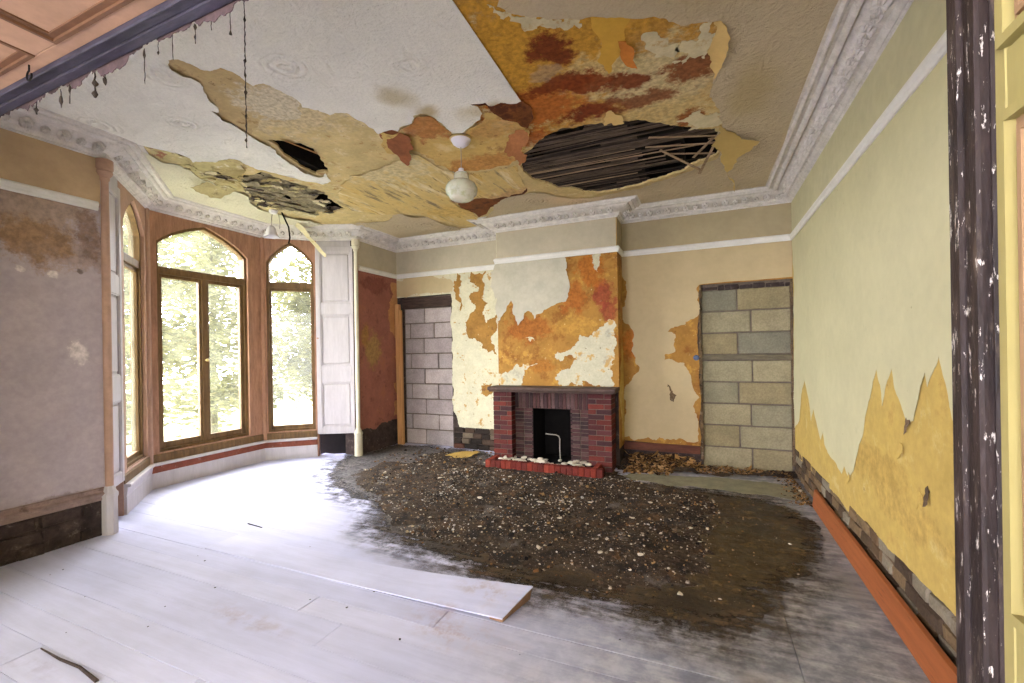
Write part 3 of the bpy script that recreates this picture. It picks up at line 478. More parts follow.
M['lining_streak'] = mat_blobs('yellowed lining with streaks', col(210, 184, 124), [
    (z3((-2.9, 3.2)), (.7, .9, 1), col(212, 196, 154), .85), (z3((-2.1, 4.9)), (.5, .35, 1), col(190, 150, 110), .7), (z3((-2.9, 5.0)), (.5, .3, 1), col(206, 170, 96), .6),
    ], .86, 1.07, 3, (.3, 3), .002, patches=[(col(112, 102, 88), 2.4, .54, .64, .85), (col(196, 156, 72), 3, .53, .66, .6), (col(230, 218, 182), 2, .53, .66, .7), (col(96, 80, 62), 6, .60, .66, .8)], vec=(3.2, .55, 1))
M['lining_mid'] = mat_blobs('buckled yellow lining', col(208, 176, 108), [
    (z3((-2.05, 3.0)), (.28, .3, 1), col(172, 112, 62), .85), (z3((-1.95, 3.85)), (.55, .22, 1), col(186, 130, 70), .8), (z3((-1.55, 3.3)), (.3, .2, 1), col(196, 150, 90), .6)],
    .82, 1.08, 4, (.25, 4), .003, patches=[(col(132, 90, 54), 4, .55, .66, .7), (col(224, 208, 160), 3, .54, .66, .6), (col(96, 66, 44), 9, .61, .67, .8)])
M['paper_l'] = mat_lining('embossed ceiling paper', col(236, 233, 224), [(z3((-2.0, 2.6)), (.2, .2, 1), col(190, 176, 140), .8), (z3((-1.9, 2.85)), (.15, .15, 1), col(180, 160, 110), .8), (z3((-1.5, 3.0)), (.3, .15, 1), col(196, 180, 140), .7)])
M['paper_r'] = mat_lining('tan ceiling paper', col(194, 178, 150), [(z3((.1, 2.0)), (.5, .9, 1), col(180, 164, 122), .7), (z3((.35, 3.6)), (.25, .6, 1), col(178, 160, 120), .8), (z3((-1.4, 5.2)), (.5, .3, 1), col(222, 196, 160), .7)])
M['paper_bay'] = mat_lining('cream ceiling paper', col(206, 200, 178), [])
M['tear_beige'] = mat_blobs('beige torn backing', col(192, 168, 122), [(z3((-2.85, 2.3)), (.35, .3, 1), col(214, 204, 180), .8)], .8, 1.1, 5, (.2, 4), .003, patches=[(col(140, 108, 66), 5, .55, .66, .7), (col(110, 84, 54), 12, .60, .66, .7)])
M['yellow_bay'] = mat_blobs('torn yellow backing', col(188, 174, 126), [(z3((-4.3, 3.1)), (.4, .3, 1), col(160, 140, 90), .6)], .75, 1.1, 6, (.2, 4), .004, patches=[(col(110, 94, 70), 8, .54, .64, .8), (col(226, 220, 196), 5, .55, .66, .7), (col(150, 84, 66), 4, .62, .68, .7)])
M['bay_rubble'] = mat_plain('broken plaster key', col(150, 138, 112), .5, 1.2, 12, .95, .01, patches=[(col(70, 60, 48), 8, .52, .66, .7), (col(200, 186, 140), 14, .58, .7, .6)])
M['terracotta'] = mat_plain('terracotta paper back', col(146, 88, 56), .7, 1.15, 6, .85, .002, patches=[(col(86, 46, 28), 6, .58, .7, .6)])
M['dark_rust'] = mat_plain('rust brown plaster skin', col(128, 74, 36), .5, 1.2, 7, .85, .003, patches=[(col(70, 34, 22), 4, .5, .62, .8)])
M['pink_flap'] = mat_plain('orange pink paper back', col(186, 126, 82), .7, 1.1, 6, .85)
M['orange_flap'] = mat_plain('orange paper scrap', col(194, 120, 50), .8, 1.08, 6, .85)
M['ochre_patch'] = mat_plain('smooth ochre paper patch', col(204, 160, 66), .9, 1.06, 5, .85)
M['yellow_flap'] = mat_plain('curled straw paper', col(210, 178, 114), .9, 1.05, 5, .85)
M['olive_flap'] = mat_plain('curled mustard paper', col(178, 152, 92), .9, 1.05, 5, .85)
M['pale_flake'] = mat_plain('pale flaking skin', col(212, 200, 164), .8, 1.06, 8, .85, .003, patches=[(col(176, 140, 84), 9, .56, .66, .7)])

# walls: papers, friezes and left plaster carry the light's cool-left, warm-right cast in colour
def w3(axis, a, b): return (XR, a, b) if axis == 'r' else (XL, a, b) if axis == 'l' else (a, YF, b) if axis == 'f' else (a, YB, b)
M['yellow_plaster'] = mat_blobs('yellow plaster', col(190, 162, 88), [(w3('r', 3.6, .75), (1, .8, .14), col(176, 144, 74), .6), (w3('r', 3.0, .6), (1, .6, .12), col(188, 156, 84), .6)], .88, 1.07, 3, (.2, 3), .002, patches=[(col(206, 186, 126), 4, .56, .68, .6), (col(150, 112, 54), 3, .57, .70, .45), (col(120, 86, 42), 16, .66, .7, .8)])
M['cream_paper'] = mat_plain('cream wallpaper', col(196, 190, 150), .93, 1.04, 2.2, .85, .0015, patches=[(col(176, 174, 138), 6, .60, .74, .45), (col(140, 130, 96), 22, .68, .71, .6)])  # warm light on the right wall is carried in this colour
M['frieze_r'] = mat_plain('frieze with warm light cast', col(196, 190, 154), .9, 1.05, 2.5, .85, .0015)  # right-hand frieze tinted with the warm light cast
M['frieze_back'] = mat_plain('drab frieze', col(168, 154, 122), .9, 1.05, 2.5, .85, .0015)
M['frieze_mid'] = mat_plain('grey cream frieze', col(182, 172, 150), .9, 1.05, 2.5, .85, .0015)
M['frieze_l'] = mat_plain('tan frieze', col(192, 166, 132), .85, 1.08, 2.0, .85, .0015)
M['tan_paper'] = mat_plain('warm cream wallpaper', col(186, 168, 130), .93, 1.05, 2.0, .85, .0015)
M['orange_plaster'] = mat_blobs('orange distemper', col(166, 122, 58), [
    (w3('f', *D['bf_red'][0]), (.14, 1, .22), col(146, 66, 46), .85), (w3('f', *D['bf_red'][2]), (.12, 1, .2), col(146, 66, 46), .8), (w3('f', *D['bf_red'][1]), (.22, 1, .3), col(172, 100, 36), .8),
    (w3('f', *D['bf_red'][4]), (.42, 1, .2), col(160, 96, 40), .85), (w3('f', *D['bf_red'][3]), (.2, 1, .26), col(166, 96, 38), .8), (w3('f', *D['bf_red'][5]), (.4, 1, .16), col(196, 150, 68), .5),
    (w3('f', *D['bf_red'][6]), (.3, 1, .12), col(168, 106, 40), .6), (w3('b', -.8, 1.6), (.2, 1, .3), col(176, 108, 44), .9)],
    .78, 1.1, 4, (.25, 3.2), .004, patches=[(col(128, 80, 34), 3.2, .50, .62, .7), (col(200, 154, 72), 5, .54, .64, .6), (col(120, 70, 32), 12, .60, .68, .6), (col(222, 206, 160), 17, .64, .68, .8)])
M['white_paper'] = mat_plain('off white wallpaper', col(190, 184, 164), .85, 1.05, 3, .85, .002, patches=[(col(180, 172, 150), 9, .62, .75, .5)])
M['white_skim'] = mat_blobs('white skim remains', col(200, 194, 166), [], .86, 1.05, 6, (.2, 3), .003, patches=[(col(190, 146, 70), 6, .56, .63, .85), (col(150, 144, 132), 4, .55, .66, .55), (col(90, 76, 60), 14, .65, .69, .8)])
M['pale_plaster'] = mat_blobs('pale flaking plaster', col(206, 200, 170), [], .85, 1.04, 6, (.2, 3), .004, patches=[(col(172, 128, 62), 9, .59, .63, .9), (col(110, 88, 64), 17, .63, .67, .85), (col(190, 182, 150), 4, .54, .66, .5)])
M['ochre_skin'] = mat_plain('ochre brown skin', col(158, 116, 54), .7, 1.12, 5, .85, .003, patches=[(col(110, 74, 44), 9, .58, .66, .7), (col(226, 208, 160), 16, .64, .7, .7)])
M['red_plaster'] = mat_blobs('dark red distemper', col(152, 98, 84), [
    (w3('l', *D['la_blob'][0]), (1, .22, .34), col(164, 138, 76), .6), (w3('l', *D['la_blob'][1]), (1, .12, .2), col(160, 122, 60), .6), (w3('l', *D['la_blob'][2]), (1, .4, .16), col(112, 56, 50), .6)],
    .8, 1.1, 4, (.25, 3), .002, patches=[(col(156, 100, 74), 4, .55, .66, .6), (col(96, 58, 50), 6, .56, .68, .6), (col(180, 140, 120), 16, .65, .69, .7)])
M['alcove_strip'] = mat_plain('pale brown torn strip', col(190, 138, 92), .75, 1.1, 5, .85, .002)
lb = D['lw_blob']
M['mauve_wall'] = mat_blobs('bare plaster with cool light cast', col(176, 164, 168), [  # cool light on the left wall is mixed into the base; stains on top
    (w3('l', *lb[0]), (1, .6, .4), col(164, 138, 114), .7), (w3('l', *lb[1]), (1, .55, .2), col(156, 130, 112), .6), (w3('l', *lb[2]), (1, .3, .2), col(152, 116, 78), .6), (w3('l', *lb[3]), (1, .1, .25), col(120, 90, 76), .5),
    ((XL, lb[4][0], lb[4][1]), (.3, .07, .13), col(216, 206, 202), .9), ((XL, lb[5][0], lb[5][1]), (.3, .03, .03), col(216, 206, 202), .9), ((XL, lb[6][0], lb[6][1]), (.3, .035, .04), col(216, 206, 202), .9), ((XL, lb[7][0], lb[7][1]), (.3, .03, .03), col(110, 96, 92), .8),
    ((XL, lb[8][0], lb[8][1]), (1, .3, .06), col(130, 112, 108), .6)], .9, 1.06, 3, (.08, 5), .002, patches=[(col(160, 140, 138), 2, .6, .74, .4)])
M['grout'] = mat_plain('lime mortar', col(112, 100, 88), .7, 1.1, 20, .95, .002)

def mat_block(name, cols):
    t = NT(name, .95, .15); n = t.noise(6, 5); g = t.noise(55, 4, .7)
    return t.done(t.vary(g, .8, 1.15, t.vary(n, .85, 1.1, t.rand_col(cols))), g, .004, .8)
M['block_r'] = mat_block('tan concrete block', [col(146, 138, 110), col(136, 130, 106), col(152, 142, 112), col(124, 120, 102), col(142, 130, 98)])
M['block_l'] = mat_block('grey pink concrete block', [col(172, 160, 156), col(164, 152, 150), col(178, 166, 162), col(158, 148, 146)])
M['brick'] = mat_block('red fireplace brick', [col(98, 48, 42), col(80, 42, 42), col(110, 52, 44), col(66, 42, 44), col(88, 50, 50)])
M['brick_sooty'] = mat_block('sooty surround brick', [col(70, 50, 50), col(82, 56, 54), col(60, 46, 46), col(92, 70, 68)])
M['brick_kerb'] = mat_block('bright red kerb brick', [col(132, 56, 44), col(116, 50, 42), col(140, 64, 50), col(104, 48, 42)])
M['soot'] = mat_plain('soot', col(20, 17, 16), .6, 1.2, 8, .95)
M['slate'] = mat_plain('grey brown mantel slab', col(84, 66, 58), .7, 1.15, 6, .7, .002)
M['steel'] = mat_plain('bent grey pipe', col(170, 162, 150), .8, 1.1, 20, .4)
M['dark_paint'] = mat_plain('flaking black brown paint', col(46, 36, 32), .5, 1.25, 6, .5, .004, stretch=(6, 6, 1.4), patches=[(col(96, 82, 68), 7, .54, .66, .5), (col(190, 182, 170), 20, .60, .635, .9)])
M['violet_paint'] = mat_plain('dark violet grey paint', col(70, 66, 80), .5, 1.25, 5, .45, .002, stretch=(.8, 3, 3), patches=[(col(54, 48, 60), 4, .5, .66, .6)])
M['jamb_yellow'] = mat_plain('yellow cream paint on lining', col(150, 138, 84), .9, 1.05, 5, .5, .001, stretch=(2, 2, .6), patches=[(col(150, 110, 60), 14, .66, .73, .6)])
M['jamb_pink'] = mat_plain('pink brown moulding', col(146, 116, 84), .85, 1.08, 5, .5, .001)
M['soffit_wood'] = mat_plain('pink brown painted soffit', col(182, 144, 117), .85, 1.06, 5, .55, .001, patches=[(col(150, 108, 84), 9, .6, .72, .5)])
M['moulding_brown'] = mat_plain('brown panel moulding', col(118, 84, 62), .8, 1.1, 6, .5)
M['cobweb'] = mat_plain('dusty cobweb', col(70, 60, 52), .6, 1.2, 20, .95)
M['brass'] = NT('brass', .35); M['brass'].b.inputs['Metallic'].default_value = .8; M['brass'] = M['brass'].done(col(206, 186, 130))
M['plastic_white'] = mat_plain('white ceramic', col(220, 216, 222), .95, 1.03, 5, .35, 0.0005, .5)
def mat_opal():
    t = NT('milky opal glass', .12, .5); t.b.inputs['Transmission Weight'].default_value = .35; t.b.inputs['Subsurface Weight'].default_value = .2
    n = t.noise(16, 4); return t.done(t.mix(t.ramp(n, .45, .7), col(238, 236, 216), col(206, 206, 170)))
M['opal'] = mat_opal()
def mat_glass():
    t = NT('dirty window glass', .1, .5); t.t.nodes.remove(t.b)
    tr = t.N('ShaderNodeBsdfTransparent'); tr.inputs[0].default_value = (.86, .88, .82, 1)
    tl = t.N('ShaderNodeBsdfTranslucent'); gl = t.N('ShaderNodeBsdfGlossy'); gl.inputs['Roughness'].default_value = .05
    tl.inputs[0].default_value = (.9, .92, .62, 1)
    n = t.noise(5, 6, .7); d = t.ramp(n, .3, .7, .010, .034)
    m1 = t.N('ShaderNodeMixShader'); t.L(d, m1.inputs[0]); t.L(tr.outputs[0], m1.inputs[1]); t.L(tl.outputs[0], m1.inputs[2])
    m2 = t.N('ShaderNodeMixShader'); m2.inputs[0].default_value = .04; t.L(m1.outputs[0], m2.inputs[1]); t.L(gl.outputs[0], m2.inputs[2])
    t.L(m2.outputs[0], t.out.inputs[0]); return t.m
M['glass'] = mat_glass()
def mat_mud():
    t = NT('dark mud film', .7, .3)
    at = t.N('ShaderNodeAttribute'); at.attribute_name = 'inner'
    n = t.noise(3, 7, .7); n2 = t.noise(26, 5, .7); sx = t.noise(4, 6, .7, t.scale(t.pos, (.7, 4, 1)))
    w = t.warp(.5, 2.5)
    c = t.mix(t.ramp(n, .35, .65), col(44, 36, 28), col(84, 68, 48))
    x = t.axis(0)
    c = t.mix(t.ramp(x, -3.4, -1.6, .85, 0.), c, t.mix(t.ramp(n2, .4, .6), col(72, 70, 72), col(112, 108, 108)))
    c = t.mix(t.math('MULTIPLY', t.blob(w, (*FB['brown'], 0), (.6, .3, 1), .7), .7), c, col(108, 84, 66))
    c = t.mix(t.math('MULTIPLY', t.blob(w, (*FB['mudR'], 0), (.8, .9, 1), .7), .7), c, col(76, 60, 32))
    c = t.mix(t.math('MULTIPLY', t.blob(w, (*FB['ochre'], 0), (.4, .3, 1), .7), t.ramp(n2, .45, .6)), c, col(150, 112, 52))
    c = t.mix(t.math('MULTIPLY', t.blob(w, (*FB['ochre2'], 0), (.3, .2, 1), .7), t.ramp(n2, .45, .6)), c, col(146, 108, 50))
    c = t.mix(t.math('MULTIPLY', t.ramp(t.noise(7, 6, .75), .54, .66), t.ramp(x, -1., .3, .1, .7)), c, col(132, 108, 66)); c = t.vary(n2, .5, 1.35, c); c = t.vary(sx, .65, 1.2, c)
    a = t.ramp(t.math('ADD', at.outputs['Fac'], t.math('MULTIPLY', t.math('SUBTRACT', t.math('ADD', t.math('MULTIPLY', sx, .6), t.math('MULTIPLY', n2, .4)), .5), 1.1)), .0, .16)
    t.L(a, t.b.inputs['Alpha'])
    return t.done(c, t.math('ADD', n, n2), .008, .8, t.ramp(n, .4, .65, .45, .85))
M['mud'] = mat_mud()
def mat_dust():
    t = NT('trodden dirt film', .85, .2); at = t.N('ShaderNodeAttribute'); at.attribute_name = 'inner'
    n = t.noise(6, 7, .75); sx = t.noise(4, 6, .7, t.scale(t.pos, (.6, 4, 1))); g = t.noise(40, 4, .7)
    a = t.math('MULTIPLY', t.ramp(at.outputs['Fac'], .0, .34), t.ramp(t.math('ADD', t.math('MULTIPLY', n, .6), t.math('MULTIPLY', sx, .4)), .40, .66))
    t.L(t.math('MULTIPLY', a, .8), t.b.inputs['Alpha'])
    return t.done(t.vary(g, .7, 1.2, t.mix(t.ramp(t.axis(0), -3., -.5), col(112, 108, 110), col(96, 82, 62))), g, .002, .5)
M['dust'] = mat_dust()
def mat_rubble(name, cols, b=.6):
    t = NT(name, .95, .15); g = t.noise(60, 4, .7); return t.done(t.vary(g, b, 1.2, t.rand_col(cols)), g, .004, .8)
M['rubble_ground'] = mat_plain('grey brown debris', col(72, 58, 44), .3, 1.4, 30, .95, .014, patches=[(col(104, 74, 46), 3, .54, .68, .6), (col(122, 116, 112), 2.3, .56, .68, .5), (col(30, 26, 23), 5, .48, .6, .85), (col(160, 150, 138), 45, .6, .68, .8)])
M['rubble_bits'] = mat_rubble('debris bits', [col(56, 44, 34), col(96, 80, 64), col(34, 29, 26), col(138, 124, 106), col(84, 62, 42), col(176, 164, 144), col(44, 38, 34), col(118, 86, 52), col(30, 26, 24), col(146, 116, 76), col(70, 54, 40)])
M['pale_bits'] = mat_rubble('plaster grit', [col(190, 184, 174), col(160, 152, 142), col(206, 200, 190), col(138, 128, 116), col(176, 160, 130)])
M['chip'] = mat_plain('pale plaster chip', col(212, 202, 182), .75, 1.08, 20, .95, .003)
M['leaf'] = mat_rubble('dry litter', [col(110, 82, 50), col(150, 112, 66), col(74, 56, 38), col(186, 150, 104), col(56, 44, 34), col(130, 96, 54), col(48, 38, 30), col(168, 130, 84)])
M['leaf_big'] = mat_plain('curled tan scrap', col(184, 142, 84), .75, 1.1, 12, .9, .002)
M['sheet_yellow'] = mat_plain('yellow fallen paper', col(190, 158, 84), .75, 1.1, 8, .9, .002)
M['grey_sheet'] = mat_plain('grey green lino', col(136, 132, 108), .75, 1.1, 6, .8, .002)

# ================================================================== SETTING
def blocks(mb, x0, x1, z0, z1, f, courses, joints, gap=.012, c=.006, jit=.0012):
    """coursed blocks in plane coords; f maps (x, depth, z)"""
    pass

# ---- floor: boards running across the room
mb = MB()
ys = [.33, .6, .8, .97, 1.15, 1.31, 1.49, 1.68, 1.88, 2.04, 2.21, 2.5]
y = 2.5
while y < 6.15: y += random.choice((.19, .2, .21)); ys.append(y)
def floor_left(y):
    if y < L1[1] or y > PG[1]: return XL - .12
    pts = [L1, L2, PB, PC, PD, PG]
    for a, b in zip(pts, pts[1:]):
        if a[1] <= y <= b[1]: return a[0] + (b[0] - a[0]) * (y - a[1]) / (b[1] - a[1]) - .1
    return XL - .12
JO = [.42, -.9, -2.25, -3.05, -1.6, -2.8]
for i, (a, b) in enumerate(zip(ys, ys[1:])):
    xl = min(floor_left(a), floor_left(b)); g = .002; R = random.Random(i)
    j = [.40 if 2.2 < a < 3.2 else R.uniform(-3, .5)]
    if abs(a - .97) < .01: j = [-3.19]
    xs = [xl] + sorted(k for k in j if k > xl + .3) + [XR]
    for u, w in zip(xs, xs[1:]):
        dz = R.uniform(-.001, .001)
        mb.chamfer((u + (.002 if u != xl else 0), a + g / 2, -.03), (w - (.002 if w != XR else 0), b - g / 2, 0 + dz), .001)
mb.box((-5.9, .3, -.12), (XR + .05, YB + .05, -.032))
struct('floor', mb, M['floor'])

# ---- walls
mb = MB(); mb.box((XR, .3, -.1), (XR + .25, YB + .3, 3.7)); wr = struct('wall_right', mb, M['masonry'])
mb = MB()
for a, b, z0, z1 in ((XL - .25, -4.60, 0, 3.7), (-4.60, -3.65, 2.44, 3.7), (-3.65, -.02, 0, 3.7), (-.02, .985, 2.32, 3.7), (.985, XR, 0, 3.7)): mb.box((a, YB, z0), (b, YB + .25, z1))
wb = struct('wall_back', mb, M['dark_masonry'])
mb = MB(); mb.box((BX0, YF, 0), (-2.10, YB, .76)); mb.box((-1.58, YF, 0), (BX1, YB, .76)); mb.box((BX0, YF, .76), (BX1, YB, 3.7))
wbr = struct('wall_chimney_breast', mb, M['dark_masonry'])
mb = MB(); mb.box((XL - .25, .3, -.1), (XL, 2.08, 3.7)); wl = struct('wall_left', mb, M['dark_masonry'])
mb = MB(); mb.box((XL - .25, 5.12, -.1), (XL, YB, 3.7)); wla = struct('wall_left_alcove', mb, M['dark_masonry'])
# the adjoining room the camera stands in: unseen shell added to block side sky light, far end left open
mb = MB(); mb.box((XL - .25, -4.6, -.12), (2.2, .33, -.004)); struct('floor_adjoining', mb, M['floor'])
mb = MB(); mb.box((XL - .25, -4.6, 0), (XL, .30, 3.7)); struct('wall_adjoining_left', mb, M['cream_paper'])
mb = MB(); mb.box((2.0, -4.6, 0), (2.2, .84, 3.7)); mb.box((XR, .60, 0), (2.2, .84, 3.7)); struct('wall_adjoining_right', mb, M['cream_paper'])
mb = MB(); mb.box((XL - .25, -4.6, 3.35), (2.2, .84, 3.6)); struct('ceiling_adjoining', mb, M['paper_bay'])
# near wall with the wide opening the photograph is taken through
mb = MB(); mb.box((HX + .03, .84, -.1), (XR, YD, 3.7)); mb.box((XL - .25, .84, HZ + .03), (HX + .03, YD, 3.7)); mb.box((XL - .25, .78, -.1), (-3.9, YD, HZ + .012))
struct('wall_near', mb, M['frieze_r'])

def facet(a, b, off=0.):
    a, b = Vector(a), Vector(b); d = (b - a).normalized(); n = Vector((-d.y, d.x))
    if n.x < 0: n = -n
    return lambda s, z, h: (a.x + d.x * s + n.x * (h + off), a.y + d.y * s + n.y * (h + off), z)
def seg(a, b): return (Vector(b) - Vector(a)).length
def arch(s0, s1, z0, zs, za, n=6):
    """outline of a pointed, four-centred opening"""
    mid = (s0 + s1) / 2; w = mid - s0; out = [(s0, z0), (s1, z0)]
    def q(t, x0, x1): # quadratic from springing to apex
        cx, cz = x0 + (x1 - x0) * .34, zs + (za - zs) * .62
        return ((1 - t) ** 2 * x0 + 2 * t * (1 - t) * cx + t * t * x1, (1 - t) ** 2 * zs + 2 * t * (1 - t) * cz + t * t * za)
    out += [q(i / n, s1, mid) for i in range(n + 1)] + [q(1 - i / n, s0, mid) for i in range(1, n + 1)]
    return out
def inset(poly, d):
    n = len(poly); r = []
    for i in range(n):
        a, b, c = Vector(poly[i - 1]), Vector(poly[i]), Vector(poly[(i + 1) % n])
        n1 = (b - a).normalized(); n2 = (c - b).normalized(); n1 = Vector((-n1.y, n1.x)); n2 = Vector((-n2.y, n2.x)); h = (n1 + n2).normalized()
        r.append(tuple(b + h * d / max(.4, h.dot(n1))))
    return r
def ring(mb, outer, inner, fr, h0, h1):
    n = len(outer); v = [fr(*p, h) for h in (h0, h1) for p in outer] + [fr(*p, h) for h in (h0, h1) for p in inner]; f = []
    for i in range(n):
        j = (i + 1) % n; o0, o1, i0, i1 = 0, n, 2 * n, 3 * n
        f += [(o0 + i, o0 + j, o1 + j, o1 + i), (i0 + j, i0 + i, i1 + i, i1 + j), (o1 + i, o1 + j, i1 + j, i1 + i), (o0 + j, o0 + i, i0 + i, i0 + j)]
    mb.add(v, f)
def fbox(mb, fr, s0, s1, z0, z1, h0, h1, c=.004):
    """chamfered bar in facet coordinates"""
    b = MB().chamfer((s0, h0, z0), (s1, h1, z1), c); mb.add([fr(v[0], v[2], v[1]) for v in b.v], b.f)
def fill(mb, poly, fr, h0, h1):
    n = len(poly); mb.add([fr(*p, h) for h in (h0, h1) for p in poly], [tuple(range(n)), tuple(range(2 * n - 1, n - 1, -1))] + [(i, (i + 1) % n, n + (i + 1) % n, n + i) for i in range(n)])

WIN = []
def bay_window(idx, a, b, s0, s1, mat_wall, casements):
    fr = facet(a, b); ln = seg(a, b); z0, zs, za = .40, 2.86, 3.16
    op = arch(s0, s1, z0, zs, za)
    w = sheet('wall_bay', [(-.02, -.1, 1), (ln + .02, -.1, 1), (ln + .02, 3.7, 1), (-.02, 3.7, 1)], facet(a, b, -.14), mat_wall, None, thick=.14, rough=0, step=9, holes=[[(x, z, 1) for x, z in op]], smooth=False)
    w.name = 'wall_bay_%s' % ('near', 'centre', 'far')[idx - 1]; w['kind'] = 'structure'
    win = bpy.data.objects.new('window_%d' % idx, None); COL.objects.link(win); win.location = fr((s0 + s1) / 2, z0, -.1); win['kind'] = 'structure'
    mb = MB(); inn = inset(op, .032); ring(mb, op, inn, fr, -.13, -.035); mb.build('frame', M['frame_wood'], win)
    mb = MB(); fbox(mb, fr, s0 + .01, s1 - .01, 2.49, 2.575, -.125, -.04); mb.build('transom', M['frame_wood'], win)
    top = [p for p in inset(op, .025)]; top = [(x, max(z, 2.57)) for x, z in top]
    mb = MB(); fill(mb, top, fr, -.09, -.085); mb.build('fanlight_pane', M['glass'], win)
    S0, S1 = s0 + .032, s1 - .032; mid = (s0 + s1) / 2
    leaves = [(S0, mid - .012), (mid + .012, S1)] if casements == 2 else [(S0, S1)]
    for k, (u, v) in enumerate(leaves):
        st, sr = (.05, .075) if casements == 2 else (.02, .05); c = MB()
        fbox(c, fr, u, u + st, z0 + .03, 2.49, -.115, -.06); fbox(c, fr, v - st, v, z0 + .03, 2.49, -.115, -.06)
        fbox(c, fr, u + st, v - st, z0 + .03, z0 + .03 + sr, -.113, -.062); fbox(c, fr, u + st, v - st, 2.45, 2.49, -.113, -.062)
        co = c.build('casement', M['frame_wood'], win)
        g = MB(); fill(g, [(u + st - .01, z0 + .09), (v - st + .01, z0 + .09), (v - st + .01, 2.46), (u + st - .01, 2.46)], fr, -.09, -.085); g.build('pane', M['glass'], co)
    if casements == 2:
        c = MB(); fbox(c, fr, mid - .035, mid + .035, z0 + .03, 2.49, -.06, -.045); c.build('meeting_cover', M['frame_wood'], win)
        k = MB(); p = Vector(fr(mid, 1.46, -.045)); k.lathe([(.004, 0), (.01, .004), (.008, .02), (.018, .03), (.02, .04), (.012, .05)], n=14, M=Matrix.Translation(p) @ Matrix.Rotation(math.radians(90), 4, 'Y'))
        angled(k.build('knob', M['brass'], win))
    return win
n2 = seg(PB, PC)
bay_window(1, L2, PB, .10, seg(L2, PB) - .08, M['pink_wood'], 1)
bay_window(2, PB, PC, .10, n2 - .22, M['brown_wood'], 2)
bay_window(3, PC, PD, .045, seg(PC, PD) - .02, M['brown_wood'], 1)

# dado board, red-brown strip and ledge under the bay windows
path = [PD, PC, PB, L2]
mb = MB(); mb.sweep(path, [(-.02, 0), (.022, 0), (.022, .165), (.016, .18), (-.02, .18)]); struct('baseboard_bay', mb, M['white_wood'])
mb = MB(); mb.sweep(path[:3], [(-.02, .178), (.018, .178), (.018, .262), (-.02, .262)]); struct('trim_1', mb, M['redbrown_wood'])
mb = MB(); mb.sweep(path[2:], [(-.02, .178), (.02, .178), (.028, .235), (.028, .262), (-.02, .262)]); struct('trim_2', mb, M['white_wood'])
mb = MB(); mb.sweep(path, [(-.03, .26), (.045, .26), (.055, .268), (.055, .284), (.045, .292), (-.03, .296)]); struct('window_sill', mb, M['white_wood'])
mb = MB(); mb.sweep(path, [(-.02, .29), (.012, .29), (.012, .37), (-.01, .40), (-.02, .40)]); struct('trim_3', mb, M['frame_wood'])
# timber posts where the bay facets meet
for i, p in enumerate((PB, PC)):
    mb = MB(); mb.lathe([(.03, .29), (.03, 3.2)], (p[0] + .005, p[1], 0), 10); o = struct('trim_%d' % (4 + i), mb, M['pink_wood'] if i == 0 else M['brown_wood'])

# backs of the shutter boxes (painted black for the hollow's shade) and bay return walls
for nm, a, b in (('wall_shutter_box_near', L1, L2), ('wall_shutter_box_far', PG, PD)):
    mb = MB(); fr = facet(a, b, -.28); fill(mb, [(-.06, -.05), (seg(a, b) + .1, -.05), (seg(a, b) + .1, 3.7), (-.06, 3.7)], fr, -.1, 0); struct(nm, mb, M['void'])
    mb = MB(); fr = facet(a, b, 0); ln = seg(a, b); fill(mb, [(-.05, 3.12), (ln, 3.12), (ln, 3.7), (-.05, 3.7)], fr, -.05, -.005); struct(nm.replace('box', 'head'), mb, M['white_wood'])

def shutter(name, a, b, label):
    fr = facet(a, b); ln = seg(a, b); c = fr(ln / 2, .32, 0)
    t = empty(name, c, label, 'shutter', None)
    mb = MB(); s0, s1 = (-.05, ln - .01) if a == PG else (.03, ln - .01); w = .055 if a != PG else .065
    fbox(mb, fr, s0, s0 + w, .33, 3.12, -.03, .012); fbox(mb, fr, s1 - w, s1, .33, 3.12, -.03, .012)
    for z0, z1 in ((.33, .43), (1.10, 1.34), (2.10, 2.27), (3.03, 3.12)): fbox(mb, fr, s0 + w, s1 - w, z0, z1, -.03, .010)
    mb.build('frame', M['white_wood'], t)
    for z0, z1 in ((.43, 1.10), (1.34, 2.10), (2.27, 3.03)):
        mb = MB(); u, v = s0 + w, s1 - w
        fbox(mb, fr, u, v, z0, z1, -.028, -.012, .001); fbox(mb, fr, u + .03, v - .03, z0 + .035, z1 - .035, -.02, -.002, .012)
        o = [(u, z0), (v, z0), (v, z1), (u, z1)]; ring(mb, o, inset(o, .014), fr, -.02, .004)
        mb.build('panel', M['white_wood'], t)
    mb = MB(); p = fr(s1 - .028 if a == PG else s0 + .03, 1.75, .012)
    nrm = Vector(fr(0, 0, 1)) - Vector(fr(0, 0, 0)); mb.lathe([(.006, 0), (.006, .014), (.013, .02), (.012, .03), (.004, .034)], n=12, M=Matrix.Translation(p) @ nrm.to_track_quat('Z', 'Y').to_matrix().to_4x4())
    mb.build('knob', M['pink_wood'], t)
    # latch block near the top
    return t
shutter('window_shutter', L1, L2, 'white panelled shutter beside the left wall, catching the window light')
shutter('window_shutter', PG, PD, 'off-white three-panel shutter with a dark gap below, beside the red alcove wall')

